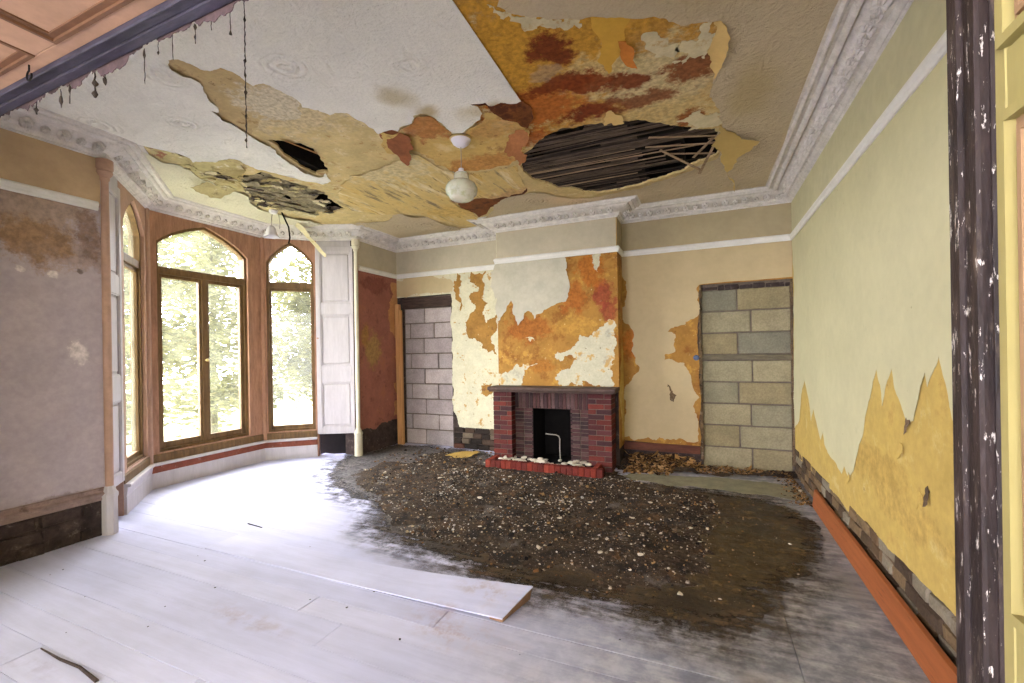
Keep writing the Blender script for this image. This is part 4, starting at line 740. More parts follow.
def column(p, mat, name, label):
    t = empty(name, (p[0], p[1], 0), label, 'column')
    mb = MB(); mb.lathe([(.028, .40), (.030, .8), (.030, 2.4), (.026, 3.02), (.032, 3.03), (.036, 3.045), (.03, 3.055)], (p[0], p[1], 0), 20); angled(mb.build('shaft', mat, t))
    mb = MB(); mb.lathe([(.03, 3.05), (.036, 3.055), (.05, 3.075), (.058, 3.095), (.052, 3.11), (.06, 3.12), (.06, 3.20), (.05, 3.205)], (p[0], p[1], 0), 12); angled(mb.build('capital', mat, t))
    mb = MB(); mb.lathe([(.055, 0), (.058, .02), (.056, .31), (.062, .325), (.062, .345), (.05, .36), (.042, .385), (.034, .41)], (p[0], p[1], 0), 8 if mat is M['pink_wood'] else 16); angled(mb.build('pedestal', M['white_wood'] if mat is M['pink_wood'] else M['cream_wood'], t))
column((XL + .02, 2.11), M['pink_wood'], 'slender_column', 'slim pinkish-brown column with white pedestal, at the end of the left wall')
column((XL + .02, 5.10), M['cream_wood'], 'slender_column', 'slim cream column between the shutter and the red alcove wall')

# ---- blocked doorways
def door_blocks(name, x0, x1, z1, ncourse, jf, mat, strip=None, seed=3, depth=.05):
    R = random.Random(seed); mb = MB(); z = 0.; k = 0; h = (z1 - (.07 if strip else 0)) / ncourse
    for k in range(ncourse):
        if strip and k == strip: z += .07
        cuts = [x0 + .01] + [x0 + (x1 - x0) * f + R.uniform(-.01, .01) for f in jf[k % len(jf)]] + [x1 - .01]
        for a, b in zip(cuts, cuts[1:]):
            y = YB + depth + R.uniform(-.006, .006)
            mb.chamfer((a + .008, y, z + .008), (b - .008, y + .1, z + h - .008), .008, jit=.0025)
        z += h
    o = struct(name, mb, mat)
    mb = MB(); mb.box((x0 - .02, YB + depth + .014, 0), (x1 + .02, YB + .3, 2.5)); struct('mortar', mb, M['grout'], o)
    return o
dr = door_blocks('door_1', -.02, .985, 2.24, 8, [(.57,), (.43,), (.57,), (.43,), (.57,), (.43,), (.57,), (.43,)], M['block_r'], strip=5)
mb = MB(); R = random.Random(2); x = -.01
while x < .97:
    w = R.uniform(.06, .2); mb.chamfer((x, YB + .03 + R.uniform(0, .03), 2.235), (min(x + w, .975), YB + .2, 2.30 + R.uniform(-.02, .0)), .008, jit=.005); x += w + .008
struct('rubble_course', mb, M['dark_masonry'], dr)
mb = MB(); zst = 5 * 2.17 / 8
mb.chamfer((-.12, YB + .0, zst + .005), (.98, YB + .1, zst + .065), .006, jit=.002)
struct('embedded_rail', mb, mat_plain('grey wood rail', col(112, 104, 84), .6, 1.15, 12, .9, .003, stretch=(.6, 4, 4)), dr)
mb = MB(); mb.lathe([(.0, 0), (.034, .004), (.036, .03), (.02, .04)], n=14, M=Matrix.Translation((-.07, YB - .002, zst + .035)) @ Matrix.Rotation(math.radians(90), 4, 'X'))
struct('blue_cap', mb, mat_plain('blue grey pipe end', col(84, 96, 122), .8, 1.1, 20, .6), dr)
# ragged door edges
mb = MB(); R = random.Random(5)
for x in (-.02, .985):
    z = .1
    while z < 2.3:
        hh = R.uniform(.06, .2); mb.chamfer((x - .02, YB - .004, z), (x + .018 + R.uniform(-.008, .008), YB + .06, min(2.32, z + hh)), .006, jit=.005); z += hh + .004
struct('trim_6', mb, M['masonry'])
dl = door_blocks('door_2', -4.60, -3.65, 2.25, 9, [(.43,), (.14, .7), (.43,), (.15, .7), (.43,), (.13, .7), (.42,), (.12, .62), (.42,)], M['block_l'], seed=8)
mb = MB(); mb.chamfer((-4.62, YB + .004, 2.25), (-3.63, YB + .2, 2.42), .01, jit=.008); struct('lintel', mb, mat_plain('charred lintel', col(76, 60, 54), .5, 1.2, 10, .9, .006, stretch=(.6, 4, 4)), dl)

# ---- cornice
prof = [(0, 3.195), (.012, 3.195), (.018, 3.206), (.030, 3.210), (.030, 3.220), (.044, 3.224), (.054, 3.238), (.060, 3.250), (.066, 3.252), (.10, 3.262), (.14, 3.283), (.174, 3.314), (.180, 3.322), (.185, 3.310), (.198, 3.300), (.213, 3.303),
        (.225, 3.316), (.230, 3.327), (.252, 3.329), (.258, 3.318), (.272, 3.315), (.284, 3.324), (.289, 3.338), (.320, 3.343), (.320, 3.365), (0, 3.365)]
path = [(XR, YD), (XR, YB), (BX1, YB), (BX1, YF), (BX0, YF), (BX0, YB), (XL, YB), (XL, 5.12), PD, PC, PB, L2, (XL, 2.08), (XL, YD)]
mb = MB(); mb.sweep(path, prof, caps=True)
co = struct('trim_7', mb, M['cornice']); angled(co, 40)
mb = MB(); R = random.Random(4)
def leaf(mb, base, t, up, n, s):
    """acanthus relief: scrolled lobes about a rib, standing off the frieze"""
    out = [(0, -.52), (.16, -.40), (.30, -.46), (.30, -.22), (.44, -.14), (.34, .06), (.46, .22), (.26, .28), (.22, .46), (0, .56)]
    pts = out + [(-x, y) for x, y in out[-2:0:-1]]; k = len(pts)
    vs_ = [base + t * (x * s) + up * (y * s) + n * .0005 for x, y in pts] + [base + t * (x * s * .72) + up * (y * s * .78) + n * (s * (.2 if i % 2 else .42)) for i, (x, y) in enumerate(pts)] + [base + n * s * .22]
    f = [(i, (i + 1) % k, k + (i + 1) % k, k + i) for i in range(k)] + [(k + i, k + (i + 1) % k, 2 * k) for i in range(k)]
    mb.add(vs_, f)
for a, b in zip(path, path[1:]):
    a, b = Vector((*a, 0)), Vector((*b, 0)); d = (b - a); ln = d.length; d.normalize(); nn = Vector((-d.y, d.x, 0)); k = max(1, int(ln / .105))
    for i in range(k):
        s = (i + .5) / k * ln
        if i % 2 == 0: o, z = .12, 3.270
        else: o, z = .112, 3.266
        up = (nn * .1 + Vector((0, 0, .052))).normalized(); nrm = (nn * .052 * 1 - Vector((0, 0, .1))).normalized()
        big = .092 if i % 2 == 0 else .066
        leaf(mb, a + d * s + nn * o + Vector((0, 0, z)), d, up, nrm, big * R.uniform(.93, 1.05))
lf = mb.build('leaf_enrichment', M['cornice'], co)

# ---- picture rail
rp = [(0, ZR0), (.014, ZR0), (.02, ZR0 + .012), (.02, ZR0 + .03), (.03, ZR0 + .045), (.03, ZR0 + .06), (.018, ZR1), (0, ZR1)]
mb = MB(); mb.sweep([(XR - .012, YD), (XR - .012, YB - .012), (BX1 + .012, YB - .012), (BX1 + .012, YF - .012), (BX0 - .012, YF - .012), (BX0 - .012, YB - .012), (XL + .012, YB - .012), (XL + .012, 5.16)], rp); struct('trim_8', mb, M['rail'])
mb = MB(); mb.sweep([(XL + .012, 2.06), (XL + .012, YD)], rp); struct('trim_9', mb, M['rail'])

# ---- plaster and paper on the walls
S = lambda l: [(x, y, 1) for x, y in l]
def rect(a0, b0, a1, b1): return S([(a0, b0), (a1, b0), (a1, b1), (a0, b1)])
pe = [p for p in D['rw_plaster_edge']]; pe[0] = (YB, .25)
sheet('plaster', pe + [(YD, .34, 1), (YD, 3.3, 1), (YB, 3.3, 1)], fr_right(0), M['yellow_plaster'], wr, thick=.012, rough=.03, step=.5, seed=2)
mb = MB(); R = random.Random(13); z = 0.
while z < .3:
    y = .9 + R.uniform(0, .1)
    while y < YB - .05:
        w = R.uniform(.12, .26); mb.chamfer((XR - .008 - R.uniform(0, .014), y, z), (XR + .02, min(y + w, YB), z + .072), .008, jit=.006); y += w + .014
    z += .084
struct('bare_bricks', mb, mat_block('dirty old brick', [col(112, 92, 66), col(84, 68, 50), col(128, 118, 98), col(98, 78, 56), col(76, 62, 48), col(118, 98, 70)]), wr)
pw = [(YB, D['rw_paper_edge'][0][1])] + [p for p in D['rw_paper_edge'][1:] if p[0] < YB] + [(2.25, 1.0), (1.9, 1.45), (1.7, 1.1), (1.4, 1.5), (YD, 1.2)]
sheet('wallpaper', pw + [(YD, ZR0 + .02, 1), (YB, ZR0 + .02, 1)], fr_right(.012), M['cream_paper'], wr, thick=.002, rough=.035, step=.12, lift=.006, reach=.03, seed=6, minlen=.03)
sheet('frieze', rect(YD, ZR1 - .01, YB, ZC + .01), fr_right(.012), M['frieze_r'], wr, thick=.002, rough=0, step=9)
# torn lips hanging from the paper edge
for i, (y, z) in enumerate(D['rw_cracks'][2:]):
    sheet('paper_tear', [(y - .025, z + .03), (y + .02, z + .035), (y + .015, z - .01), (y - .005, z - .05)], fr_right(.013), M['masonry' if i % 2 else 'yellow_plaster'], wr, thick=.002, rough=.2, step=.03, tilt=((y, z + .06), (0, -1), .12, .8), seed=i + 20)

xd = -.02
zb = .29
rj = random.Random(78); sheet('plaster', [(BX1, zb, 1), (xd - .02, zb - .03, 1)] + [(xd - .012 + rj.uniform(-.02, .012), .4 + .19 * k) for k in range(10)] + [(xd, 2.31, 1), (XR, 2.31, 1), (XR, 3.3, 1), (BX1, 3.3, 1)], fr_back(0), M['orange_plaster'], wb, thick=.012, rough=.03, step=.5, seed=3)
bp = [(xd - .004, 2.31)] + [(min(x, xd - .004), z) for x, z in D['br_paper']]
bp = [(max(x, BX1 + .002), z) for x, z in bp]
sheet('wallpaper', bp + [(BX1 + .002, ZR0 + .02, 1), (XR - .013, ZR0 + .02, 1), (XR - .013, 2.33, 1), (.6, 2.322, 1), (.3, 2.325, 1), (.0, 2.316, 1)], fr_back(.012), M['tan_paper'], wb, thick=.002, rough=.11, step=.1, lift=.008, reach=.04, seed=9)
sheet('frieze', rect(BX1, ZR1 - .01, XR - .013, ZC + .01), fr_back(.012), M['frieze_back'], wb, thick=.002, rough=0, step=9)
sheet('paper_tear', [(-.42, 1.05), (-.38, 1.0), (-.35, .82), (-.39, .9)], fr_back(.015), M['masonry'], wb, thick=.001, rough=.2, step=.05, seed=31)
mb = MB(); mb.chamfer((BX1, YB - .03, .17), (xd - .02, YB, .275), .006, jit=.003); struct('baseboard_back', mb, mat_plain('red brown skirting', col(104, 58, 38), .6, 1.15, 6, .6, .002, stretch=(.6, 4, 4)))

# left part of the back wall, above and beside the blocked door
be = D['bl_paper_bottom']
rj = random.Random(77); sheet('plaster', [(-3.65, 2.44, 1)] + [(-3.652 + rj.uniform(-.006, .03), 2.3 - .19 * k) for k in range(10)] + be[1:-1] + [(BX0, .30, 1), (BX0, 3.3, 1), (XL, 3.3, 1), (XL, 2.44, 1)], fr_back(0), M['pale_plaster'], wb, thick=.012, rough=.05, step=.5, seed=4)
sheet('frieze', rect(XL, ZR1 - .01, BX0, ZC + .01), fr_back(.012), M['frieze_mid'], wb, thick=.002, rough=0, step=9)
sheet('wallpaper', [(XL, 2.47), (-4.1, 2.49), (-3.62, 2.47), (-3.58, 2.60), (XL, 2.73)], fr_back(.012), M['tan_paper'], wb, thick=.002, rough=.08, step=.2, seed=5)
for i, k in enumerate(('bl_ochre', 'bl_ochre2', 'bl_ochre3')):
    sheet('torn_skin', [(min(x, BX0), z) for x, z in D[k]], fr_back(.0125), M['ochre_skin'], wb, thick=.001, rough=.16, step=.2, seed=12 + i, minlen=.02)
sheet('wallpaper', [(-2.94, 2.72), (-2.95, 2.5), (-2.86, 2.28), (-2.80, 2.42), (-2.72, 2.2), (-2.69, 2.35), (BX0, 2.3, 1), (BX0, 2.74, 1)], fr_back(.014), M['white_paper'], wb, thick=.002, rough=.08, step=.1, lift=.006, seed=15)
mb = MB(); R = random.Random(11); z = .0
while z < .3:
    x = -3.62
    while x < BX0 - .03:
        w = R.uniform(.12, .24); mb.chamfer((x, YB - .02 - R.uniform(0, .02), z), (min(x + w, BX0), YB + .02, z + .075), .008, jit=.006); x += w + .012
    z += .085
struct('bare_bricks', mb, mat_block('exposed old brick', [col(74, 60, 50), col(96, 84, 70), col(50, 42, 38), col(84, 56, 46), col(112, 100, 84), col(44, 38, 34)]), wb)

# breast front
sheet('plaster', rect(BX0, .02, BX1, 3.3)[:0] + S([(BX0, .98), (BX1, .98), (BX1, 3.3), (BX0, 3.3)]), fr_breast(0), M['orange_plaster'], wbr, thick=.012, rough=0, step=9)
fp = [(max(x, BX0 + .001), z) for x, z in D['bf_paper']]
sheet('wallpaper', [(-1.69, ZR0 + .02, 1)] + fp + [(BX0 + .001, ZR0 + .02, 1)], fr_breast(.012), M['white_paper'], wbr, thick=.0025, rough=.08, step=.08, lift=.012, reach=.04, seed=17)
for i, k in enumerate(('bf_white_right', 'bf_white_left', 'bf_white_small', 'bf_drip')):
    sheet('white_skim', [(min(max(x, BX0), BX1), z) for x, z in D[k]], fr_breast(.0125), M['white_skim'], wbr, thick=.0012, rough=.22, step=.3, seed=22 + i, minlen=.015)
sheet('frieze', rect(BX0, ZR1 - .01, BX1, ZC + .01), fr_breast(.012), M['frieze_mid'], wbr, thick=.002, rough=0, step=9)
# breast right-hand return
fr_ret = lambda off: (lambda a, b, h: (BX1 + off + h, a, b))
sheet('plaster', rect(YF - .012, .25, YB, 3.3), fr_ret(0), M['orange_plaster'], wbr, thick=.008, rough=0, step=9)
sheet('torn_skin', [(YF - .01, .9), (YF + .1, .7), (YF + .2, .3), (YB, .3, 1), (YB, 1.3), (YF + .25, 1.6), (YF + .12, 1.3)], fr_ret(.008), M['yellow_plaster'], wbr, thick=.001, rough=.12, step=.3, seed=41)
sheet('frieze', rect(YF - .01, ZR1, YB, ZC + .01), fr_ret(.008), M['frieze_back'], wbr, thick=.002, rough=0, step=9)
fr_ret2 = lambda off: (lambda a, b, h: (BX0 - off - h, a, b))
sheet('plaster', rect(YF - .012, .3, YB, 3.3), fr_ret2(0), M['pale_plaster'], wbr, thick=.008, rough=0, step=9)

# left alcove side wall
le = D['la_edge']
sheet('plaster', [(5.12, .37, 1)] + le[1:-1] + [(YB, .43, 1), (YB, 3.3, 1), (5.12, 3.3, 1)], fr_left(0), M['red_plaster'], wla, thick=.012, rough=.1, step=.5, seed=6)
lp = [(5.9, 2.66), (YB - .001, 2.68, 1), (YB - .001, .5, 1), (5.93, .48), (5.95, .62), (6.04, .75), (6.03, 1.6), (5.97, 1.8), (5.86, 1.9), (5.83, 2.15)]
sheet('torn_skin', lp, fr_left(.012), M['alcove_strip'], wla, thick=.001, rough=.14, step=.3, seed=7)
sheet('frieze', rect(5.12, ZR1 - .01, YB, ZC + .01), fr_left(.012), M['frieze_mid'], wla, thick=.002, rough=0, step=9)
# left wall
sheet('plaster', [(YD, .40, 1), (2.08, .40, 1), (2.08, 3.3, 1), (YD, 3.3, 1)], fr_left(0), M['mauve_wall'], wl, thick=.014, rough=.02, step=.5, seed=8)
sheet('frieze', rect(YD, ZR1 - .01, 2.08, ZC + .01), fr_left(.014), M['frieze_l'], wl, thick=.002, rough=0, step=9)
mb = MB(); mb.sweep([(XL, 2.07), (XL, YD)], [(0, .30), (.02, .30), (.028, .315), (.028, .335), (.04, .345), (.04, .36), (.024, .372), (.02, .395), (.03, .402), (.02, .41), (0, .41)])
struct('baseboard_left', mb, mat_plain('purple brown skirting cap', col(150, 128, 120), .7, 1.12, 6, .6, .002, patches=[(col(84, 62, 52), 7, .55, .68, .7)]))
mb = MB(); R = random.Random(3); z = 0.
while z < .3:
    y = .9
    while y < 1.98:
        w = R.uniform(.14, .3); mb.chamfer((XL - .02, y, z), (XL + .012 + R.uniform(-.01, .01), min(y + w, 1.99), z + .09), .01, jit=.008); y += w + .015
    z += .1
struct('bare_bricks', mb, M['dark_masonry'], wl)

# ---- ceiling: holed plaster, layers of torn lining and paper under it
room = [(XR, YD), (XR, YB), (XL, YB), (XL, 5.12), PD, PC, PB, L2, (XL, 2.08), (XL, YD)]
ce = sheet('ceiling', S(room), fr_ceiling(-.022), M['ceil_plaster'], None, thick=.022, rough=.1, step=.6, holes=[D['hole_main'], D['hole_bay'], D['hole_pocket']], seed=30, smooth=False)
ce['kind'] = 'structure'
rim = lambda p, q, dd: p
o = D['ceil_paper_left_upper']; q = o[-1]; r_ = o[-2]; k = (YD - q[1]) / (q[1] - r_[1]); xq = q[0] + (q[0] - r_[0]) * k
pl = [(xq, YD, 1)] + o[::-1] + D['ceil_paper_left_lower'][1:] + [(-4.30, 2.42, 1), (-4.46, 2.2, 1), (-4.46, YD, 1)]
sheet('ceiling_paper', pl, fr_ceiling(.006), M['paper_l'], ce, thick=.0025, rough=.07, step=.12, lift=.022, reach=.06, bulge=.004, seed=33)
pr = D['ceil_paper_right'] + [(-2.75, 5.80, 1), (-2.5, 5.5, 1), (-.75, 5.5, 1), (-.75, 5.85, 1), (.8, 5.85, 1), (.8, YD, 1), (D['ceil_paper_right'][0][0] + .12, YD, 1)]
sheet('ceiling_paper', pr, fr_ceiling(.006), M['paper_r'], ce, thick=.0025, rough=.06, step=.12, lift=.016, reach=.05, bulge=.004, seed=34)
pc = D['ceil_paper_corner'] + [(-2.86, 5.82, 1), (-4.5, 5.86, 1), (-4.5, 5.1, 1)]
sheet('ceiling_paper', pc, fr_ceiling(.006), M['paper_r'], ce, thick=.0025, rough=.06, step=.12, lift=.02, reach=.05, seed=35)
pb = D['ceil_paper_bay'] + [(-4.9, 4.75), (-5.1, 4.62, 1), (-5.55, 4.3, 1), (-5.55, 3.1, 1), (-4.75, 2.4, 1), (-4.5, 2.2, 1)]
sheet('ceiling_paper', pb, fr_ceiling(.010), M['paper_bay'], ce, thick=.0025, rough=.07, step=.1, lift=.02, reach=.05, seed=36)
sheet('ceiling_lining', D['lining_streak'], fr_ceiling(.0005), M['lining_streak'], ce, thick=.002, rough=.08, step=.12, lift=.016, reach=.05, bulge=.008, seed=37)
sheet('ceiling_lining', D['lining_mid'], fr_ceiling(.004), M['lining_mid'], ce, thick=.002, rough=.1, step=.08, lift=.03, reach=.06, bulge=.015, seed=38)
sheet('torn_backing', D['tear_beige'], fr_ceiling(.0005), M['tear_beige'], ce, thick=.002, rough=.1, step=.15, bulge=.006, seed=39)
sheet('torn_backing', D['yellow_bay'], fr_ceiling(.0005), M['yellow_bay'], ce, thick=.003, rough=.12, step=.08, lift=.02, bulge=.012, seed=40)
sheet('brown_backing', D['brown_triangle'], fr_ceiling(.0035), M['dark_rust'], ce, thick=.001, rough=.06, step=.2, seed=42)
def cen(p): return (sum(a[0] for a in p) / len(p), sum(a[1] for a in p) / len(p))
def flap(key, mat, hinge, out, k, q, off=.008, seed=50, name='torn_flap', rough=.08):
    return sheet(name, D[key], fr_ceiling(off), M[mat], ce, thick=.0025, rough=rough, step=.045, tilt=(hinge, out, k, q), seed=seed)
flap('flap_terracotta', 'terracotta', (-2.35, 3.0), (.6, .8), .22, .3, seed=51)
flap('flap_dark', 'dark_rust', (-1.25, 2.95), (-.5, .86), .1, .2, .004, seed=52)
flap('flap_pink', 'pink_flap', (-1.35, 3.25), (-.8, .6), .2, .6, .010, seed=53, rough=.22)
flap('flap_curl', 'yellow_flap', D['flap_curl'][-2], (1., .1), .35, 3., seed=54)
flap('flap_yellow', 'olive_flap', D['flap_yellow'][0], (.3, .95), .05, .25, seed=55)
flap('flap_cream', 'yellow_flap', D['flap_cream'][1], (0, 1), .15, .5, .004, seed=56, rough=.2)
flap('flap_orange', 'orange_flap', D['flap_orange'][0], (.5, .86), .12, .8, seed=57)
flap('patch_triangle', 'ochre_patch', (0, 0), (0, 1), 0, 0, .0005, seed=58, name='torn_backing')
for i in range(1, 6): flap('patch_pale%d' % i, 'pale_flake', (0, 0), (0, 1), 0, 0, .0005, seed=60 + i, name='flaking_skin', rough=.22)
# laths across the big hole, broken away on the right; joists and boards above
R = random.Random(21); ys_ = 3.50; hm = D['hole_main']
def span(y):
    xs = []
    n = len(hm)
    for i in range(n):
        a, b = hm[i], hm[(i + 1) % n]
        if (a[1] > y) != (b[1] > y): xs.append(a[0] + (b[0] - a[0]) * (y - a[1]) / (b[1] - a[1]))
    return (min(xs), max(xs)) if xs else None
k = 0
while ys_ < 5.25:
    sp = span(min(max(ys_, 3.56), 5.17))
    if sp:
        x0, x1 = sp[0] - .12, sp[1] + .12; pieces = [(x0, x1)]
        u = R.random()
        if ys_ > 3.7 and u < .40: pieces = [(x0, R.choice((-.5, -.55, -.6, -.3)))]
        elif u < .55: c = R.choice((-.55, -.15, -.1)); pieces = [(x0, c - .05), (c + R.uniform(.1, .25), x1)]
        elif u < .62: pieces = [(x0, R.uniform(-1.3, -1.0)), (R.uniform(-.95, -.8), -.5)]
        for a, b in pieces:
            if b - a < .12: continue
            M4 = Matrix.Translation(((a + b) / 2, ys_, H + .027 - R.uniform(0, .004))) @ Matrix.Rotation(R.uniform(-.012, .012), 4, 'Z') @ Matrix.Rotation(R.uniform(-.35, .35), 4, 'X') @ Matrix.Rotation(R.uniform(-.012, .012), 4, 'Y')
            mb = MB(); hw = R.uniform(.010, .0145); mb.chamfer((-(b - a) / 2, -hw, -.003), ((b - a) / 2, hw, .003), .001, M4, jit=.0025); mb.build('lath', M[('lath_object', 'lath_black', 'lath_object', 'lath_pale', 'lath_black', 'lath_object')[R.randrange(6)]], ce)
    ys_ += R.uniform(.031, .040); k += 1
for a, b in (((.13, 4.55, 3.33), (-.30, 4.42, 3.35)), ((.02, 4.70, 3.24), (-.33, 4.30, 3.345)), ((.0, 4.72, 3.22), (.13, 4.38, 3.34)), ((.18, 4.36, 3.335), (-.45, 4.20, 3.35)), ((-.05, 4.5, 3.30), (.12, 4.25, 3.345)), ((.16, 4.2, 3.33), (-.4, 4.0, 3.34))):
    mb = MB(); d = Vector(b) - Vector(a); mid = (Vector(a) + Vector(b)) / 2; q4 = d.to_track_quat('X', 'Z').to_matrix().to_4x4()
    mb.chamfer((-d.length / 2, -.013, -.003), (d.length / 2, .013, .003), .001, Matrix.Translation(mid) @ q4, jit=.001); mb.build('broken_lath', M['lath_pale'], ce)
R = random.Random(9)
for i in range(26):      # laths and rags of plaster in the bay hole
    y = 3.1 + i * .055; x = -4.5 - .012 * i
    M4 = Matrix.Translation((x + R.uniform(-.08, .08), y, H + .008 + R.uniform(-.012, .01))) @ Matrix.Rotation(R.uniform(-.15, .15) + 1.2, 4, 'Z') @ Matrix.Rotation(R.uniform(-.2, .2), 4, 'X')
    if i < 15 or R.random() < .35:
        mb = MB(); mb.chamfer((-.22, -.016, -.004), (.22, .016, .004), .001, M4, jit=.002); mb.build('lath', M['bay_rubble'] if R.random() < .6 else M['lath_object'], ce)
hb = D['hole_bay']
for i in range(70):
    t = R.random(); p = hb[R.randrange(len(hb))]; c = cen(hb); x = c[0] + (p[0] - c[0]) * R.uniform(.5, 1.02); y = c[1] + (p[1] - c[1]) * R.uniform(.5, 1.02)
    if x > -4.2 and y > 4.05: continue
    if i >= 44: u_ = R.random(); x = -4.62 + .42 * u_ + R.uniform(-.09, .09); y = 2.75 + .75 * u_ + R.uniform(-.12, .12)
    s = R.uniform(.03, .10); M_ = M[R.choice(('bay_rubble', 'bay_rubble', 'yellow_bay', 'pale_flake', 'dark_masonry'))]
    sheet('plaster_rag', [(x - s, y - s * .4), (x, y - s * .6), (x + s * .9, y - s * .1), (x + s * .5, y + s * .6), (x - s * .5, y + s * .5)], fr_ceiling(.004 + R.uniform(0, .012)), M_, ce, thick=.004, rough=.25, step=.04, tilt=((x - s, y), (R.uniform(-1, 1), R.uniform(-1, 1)), R.uniform(0, .3), .5), seed=100 + i)
sheet('broken_plaster', [p for p in D['hole_bay'] if not (p[0] > -4.3 and p[1] > 3.95)] + [(-4.5, 4.0), (-4.4, 3.7)], fr_ceiling(-.03), M['bay_rubble'], ce, thick=.004, rough=.2, step=.035, seed=96, hfun=lambda x, y: .03 * noise.fractal(Vector((x * 7, y * 7, 2)), 1., 2., 4) + .012)
sheet('torn_flap', [(-4.88, 2.92), (-4.72, 2.98), (-4.66, 3.3), (-4.9, 3.25)], fr_ceiling(.012), M['yellow_bay'], ce, thick=.002, rough=.1, step=.05, tilt=((-4.7, 3.1), (-1, 0), .3, .3), seed=91)
mb = MB()
for x in (-4.4, -4.0, -3.55, -3.1, -2.7, -2.3, -1.9, -1.5, -.95, -.55, -.15, .35): mb.box((x - .025, YD, H + .034), (x + .025, YB, H + .19))
mb.box((-5.9, .78, H + .19), (XR + .05, YB + .05, H + .3))  # slab added overhead to keep sky light out of the void
struct('ceiling_joists', mb, M['void'])  # joists and slab coloured black for the shade above the ceiling
# brown sloping side of the dark pocket
pk = D['hole_pocket']
sheet('pocket_side', [(-3.40, 2.66), (-3.22, 2.72), (-3.18, 3.0), (-3.28, 3.2), (-3.44, 3.42), (-3.50, 3.36), (-3.40, 3.1)], fr_ceiling(-.14), mat_plain('brown sloping lining', col(176, 130, 80), .5, 1.15, 5, .9), ce, thick=.004, rough=.06, step=.1, tilt=((-3.5, 3.1), (1, -.2), .45, 0), seed=93)

# ---- the opening the camera looks through: dark edge, panelled lining
mb = MB(); fxr = lambda y0, y1, x0, x1, z0, z1: mb.chamfer((x0, y0, z0), (x1, y1, z1), .004)
fxr(.868, .902, HX, HX + .03, 0, HZ + .02); fxr(.835, .875, HX + .006, HX + .03, 0, HZ + .02); fxr(.815, .838, HX - .003, HX + .03, 0, HZ + .02); fxr(.806, .816, HX + .010, HX + .03, 0, HZ)
fxr(.902, .93, HX + .012, HX + .16, 0, HZ + .16)
struct('trim_10', mb, M['dark_paint'])
mb = MB(); fxr(.868, .904, -3.9, HX, HZ, HZ + .03); fxr(.835, .87, -3.9, HX, HZ + .005, HZ + .03); fxr(.828, .838, -3.9, HX, HZ - .004, HZ + .03)
fxr(.902, .915, -3.9, HX, HZ + .015, HZ + .16)
struct('trim_11', mb, M['violet_paint'])
sheet('hanging_paper_edge', [(-3.9, HZ + .012, 1), (HX, HZ + .012, 1)] + [(HX - .055 * k, HZ + .004 - abs(math.sin(k * 12.9)) * (.012 if k % 9 else .02) - (.03 if k in (41, 42, 43, 46, 47) else 0) - (.012 if 24 < k < 34 else 0)) for k in range(78)], lambda a, b, h: (a, .905 + h, b), mat_plain('torn brown edging', col(92, 74, 74), .6, 1.2, 9, .9), None, thick=.002, rough=.15, step=.1, seed=95, minlen=.012)['kind'] = 'structure'
# right lining: stiles and rails with raised mouldings around sunk panels
mb = MB(); X = HX + .012
mb.box((X + .02, .30, 0), (X + .05, .81, HZ + .02))
fxr(.75 + .03, .808, X, X + .022, 0, HZ); fxr(.30, .34, X, X + .022, 0, HZ)
for z0, z1 in ((0, 1.14), (1.80, 1.885), (2.50, HZ)): fxr(.335, .785, X + .001, X + .022, z0, z1)
jl = struct('trim_12', mb, M['jamb_yellow'])
for z0, z1, nm in ((1.14, 1.80, 'panel_moulding'), (1.885, 2.50, 'panel_moulding')):
    mb = MB(); fr = lambda s, z, h: (X + .016 - h, s, z); o_ = [(.335, z0), (.785, z0), (.785, z1), (.335, z1)]
    i1 = inset(o_, .014); ring(mb, o_, i1, fr, 0, .024); struct(nm, mb, M['jamb_yellow'], jl)
    mb = MB(); i2 = inset(o_, .026); ring(mb, i1, i2, fr, 0, .012); i3 = inset(o_, .034); ring(mb, i2, i3, fr, 0, .018); struct(nm, mb, M['jamb_pink'], jl)
# soffit: pink-brown panels
mb = MB(); Zs = HZ + .014
mb.box((-3.9, .30, Zs + .012), (HX, .83, Zs + .04))
def sof(x0, x1, y0, y1): mb.chamfer((x0, y0, Zs), (x1, y1, Zs + .016), .003)
PX = [-3.6, -2.19, -2.03, -.6, -.44, .3]
sof(-3.9, HX, .785, .83); sof(-3.9, HX, .30, .36)
for a, b in ((-3.9, -3.6), (-2.18, -2.03), (-.6, -.44), (.28, HX)): sof(a, b, .36, .786)
so = struct('trim_13', mb, M['soffit_wood'])
for a, b in ((-3.6, -2.18), (-2.03, -.6), (-.44, .28)):
    mb = MB(); fr = lambda s, y, h: (s, y, Zs + .014 - h); o_ = [(a, .36), (b, .36), (b, .785), (a, .785)]; i1 = inset(o_, .012); ring(mb, o_, i1, fr, 0, .018); i2 = inset(o_, .03); ring(mb, i1, i2, fr, 0, .008)
    struct('panel_moulding', mb, M['moulding_brown'], so)

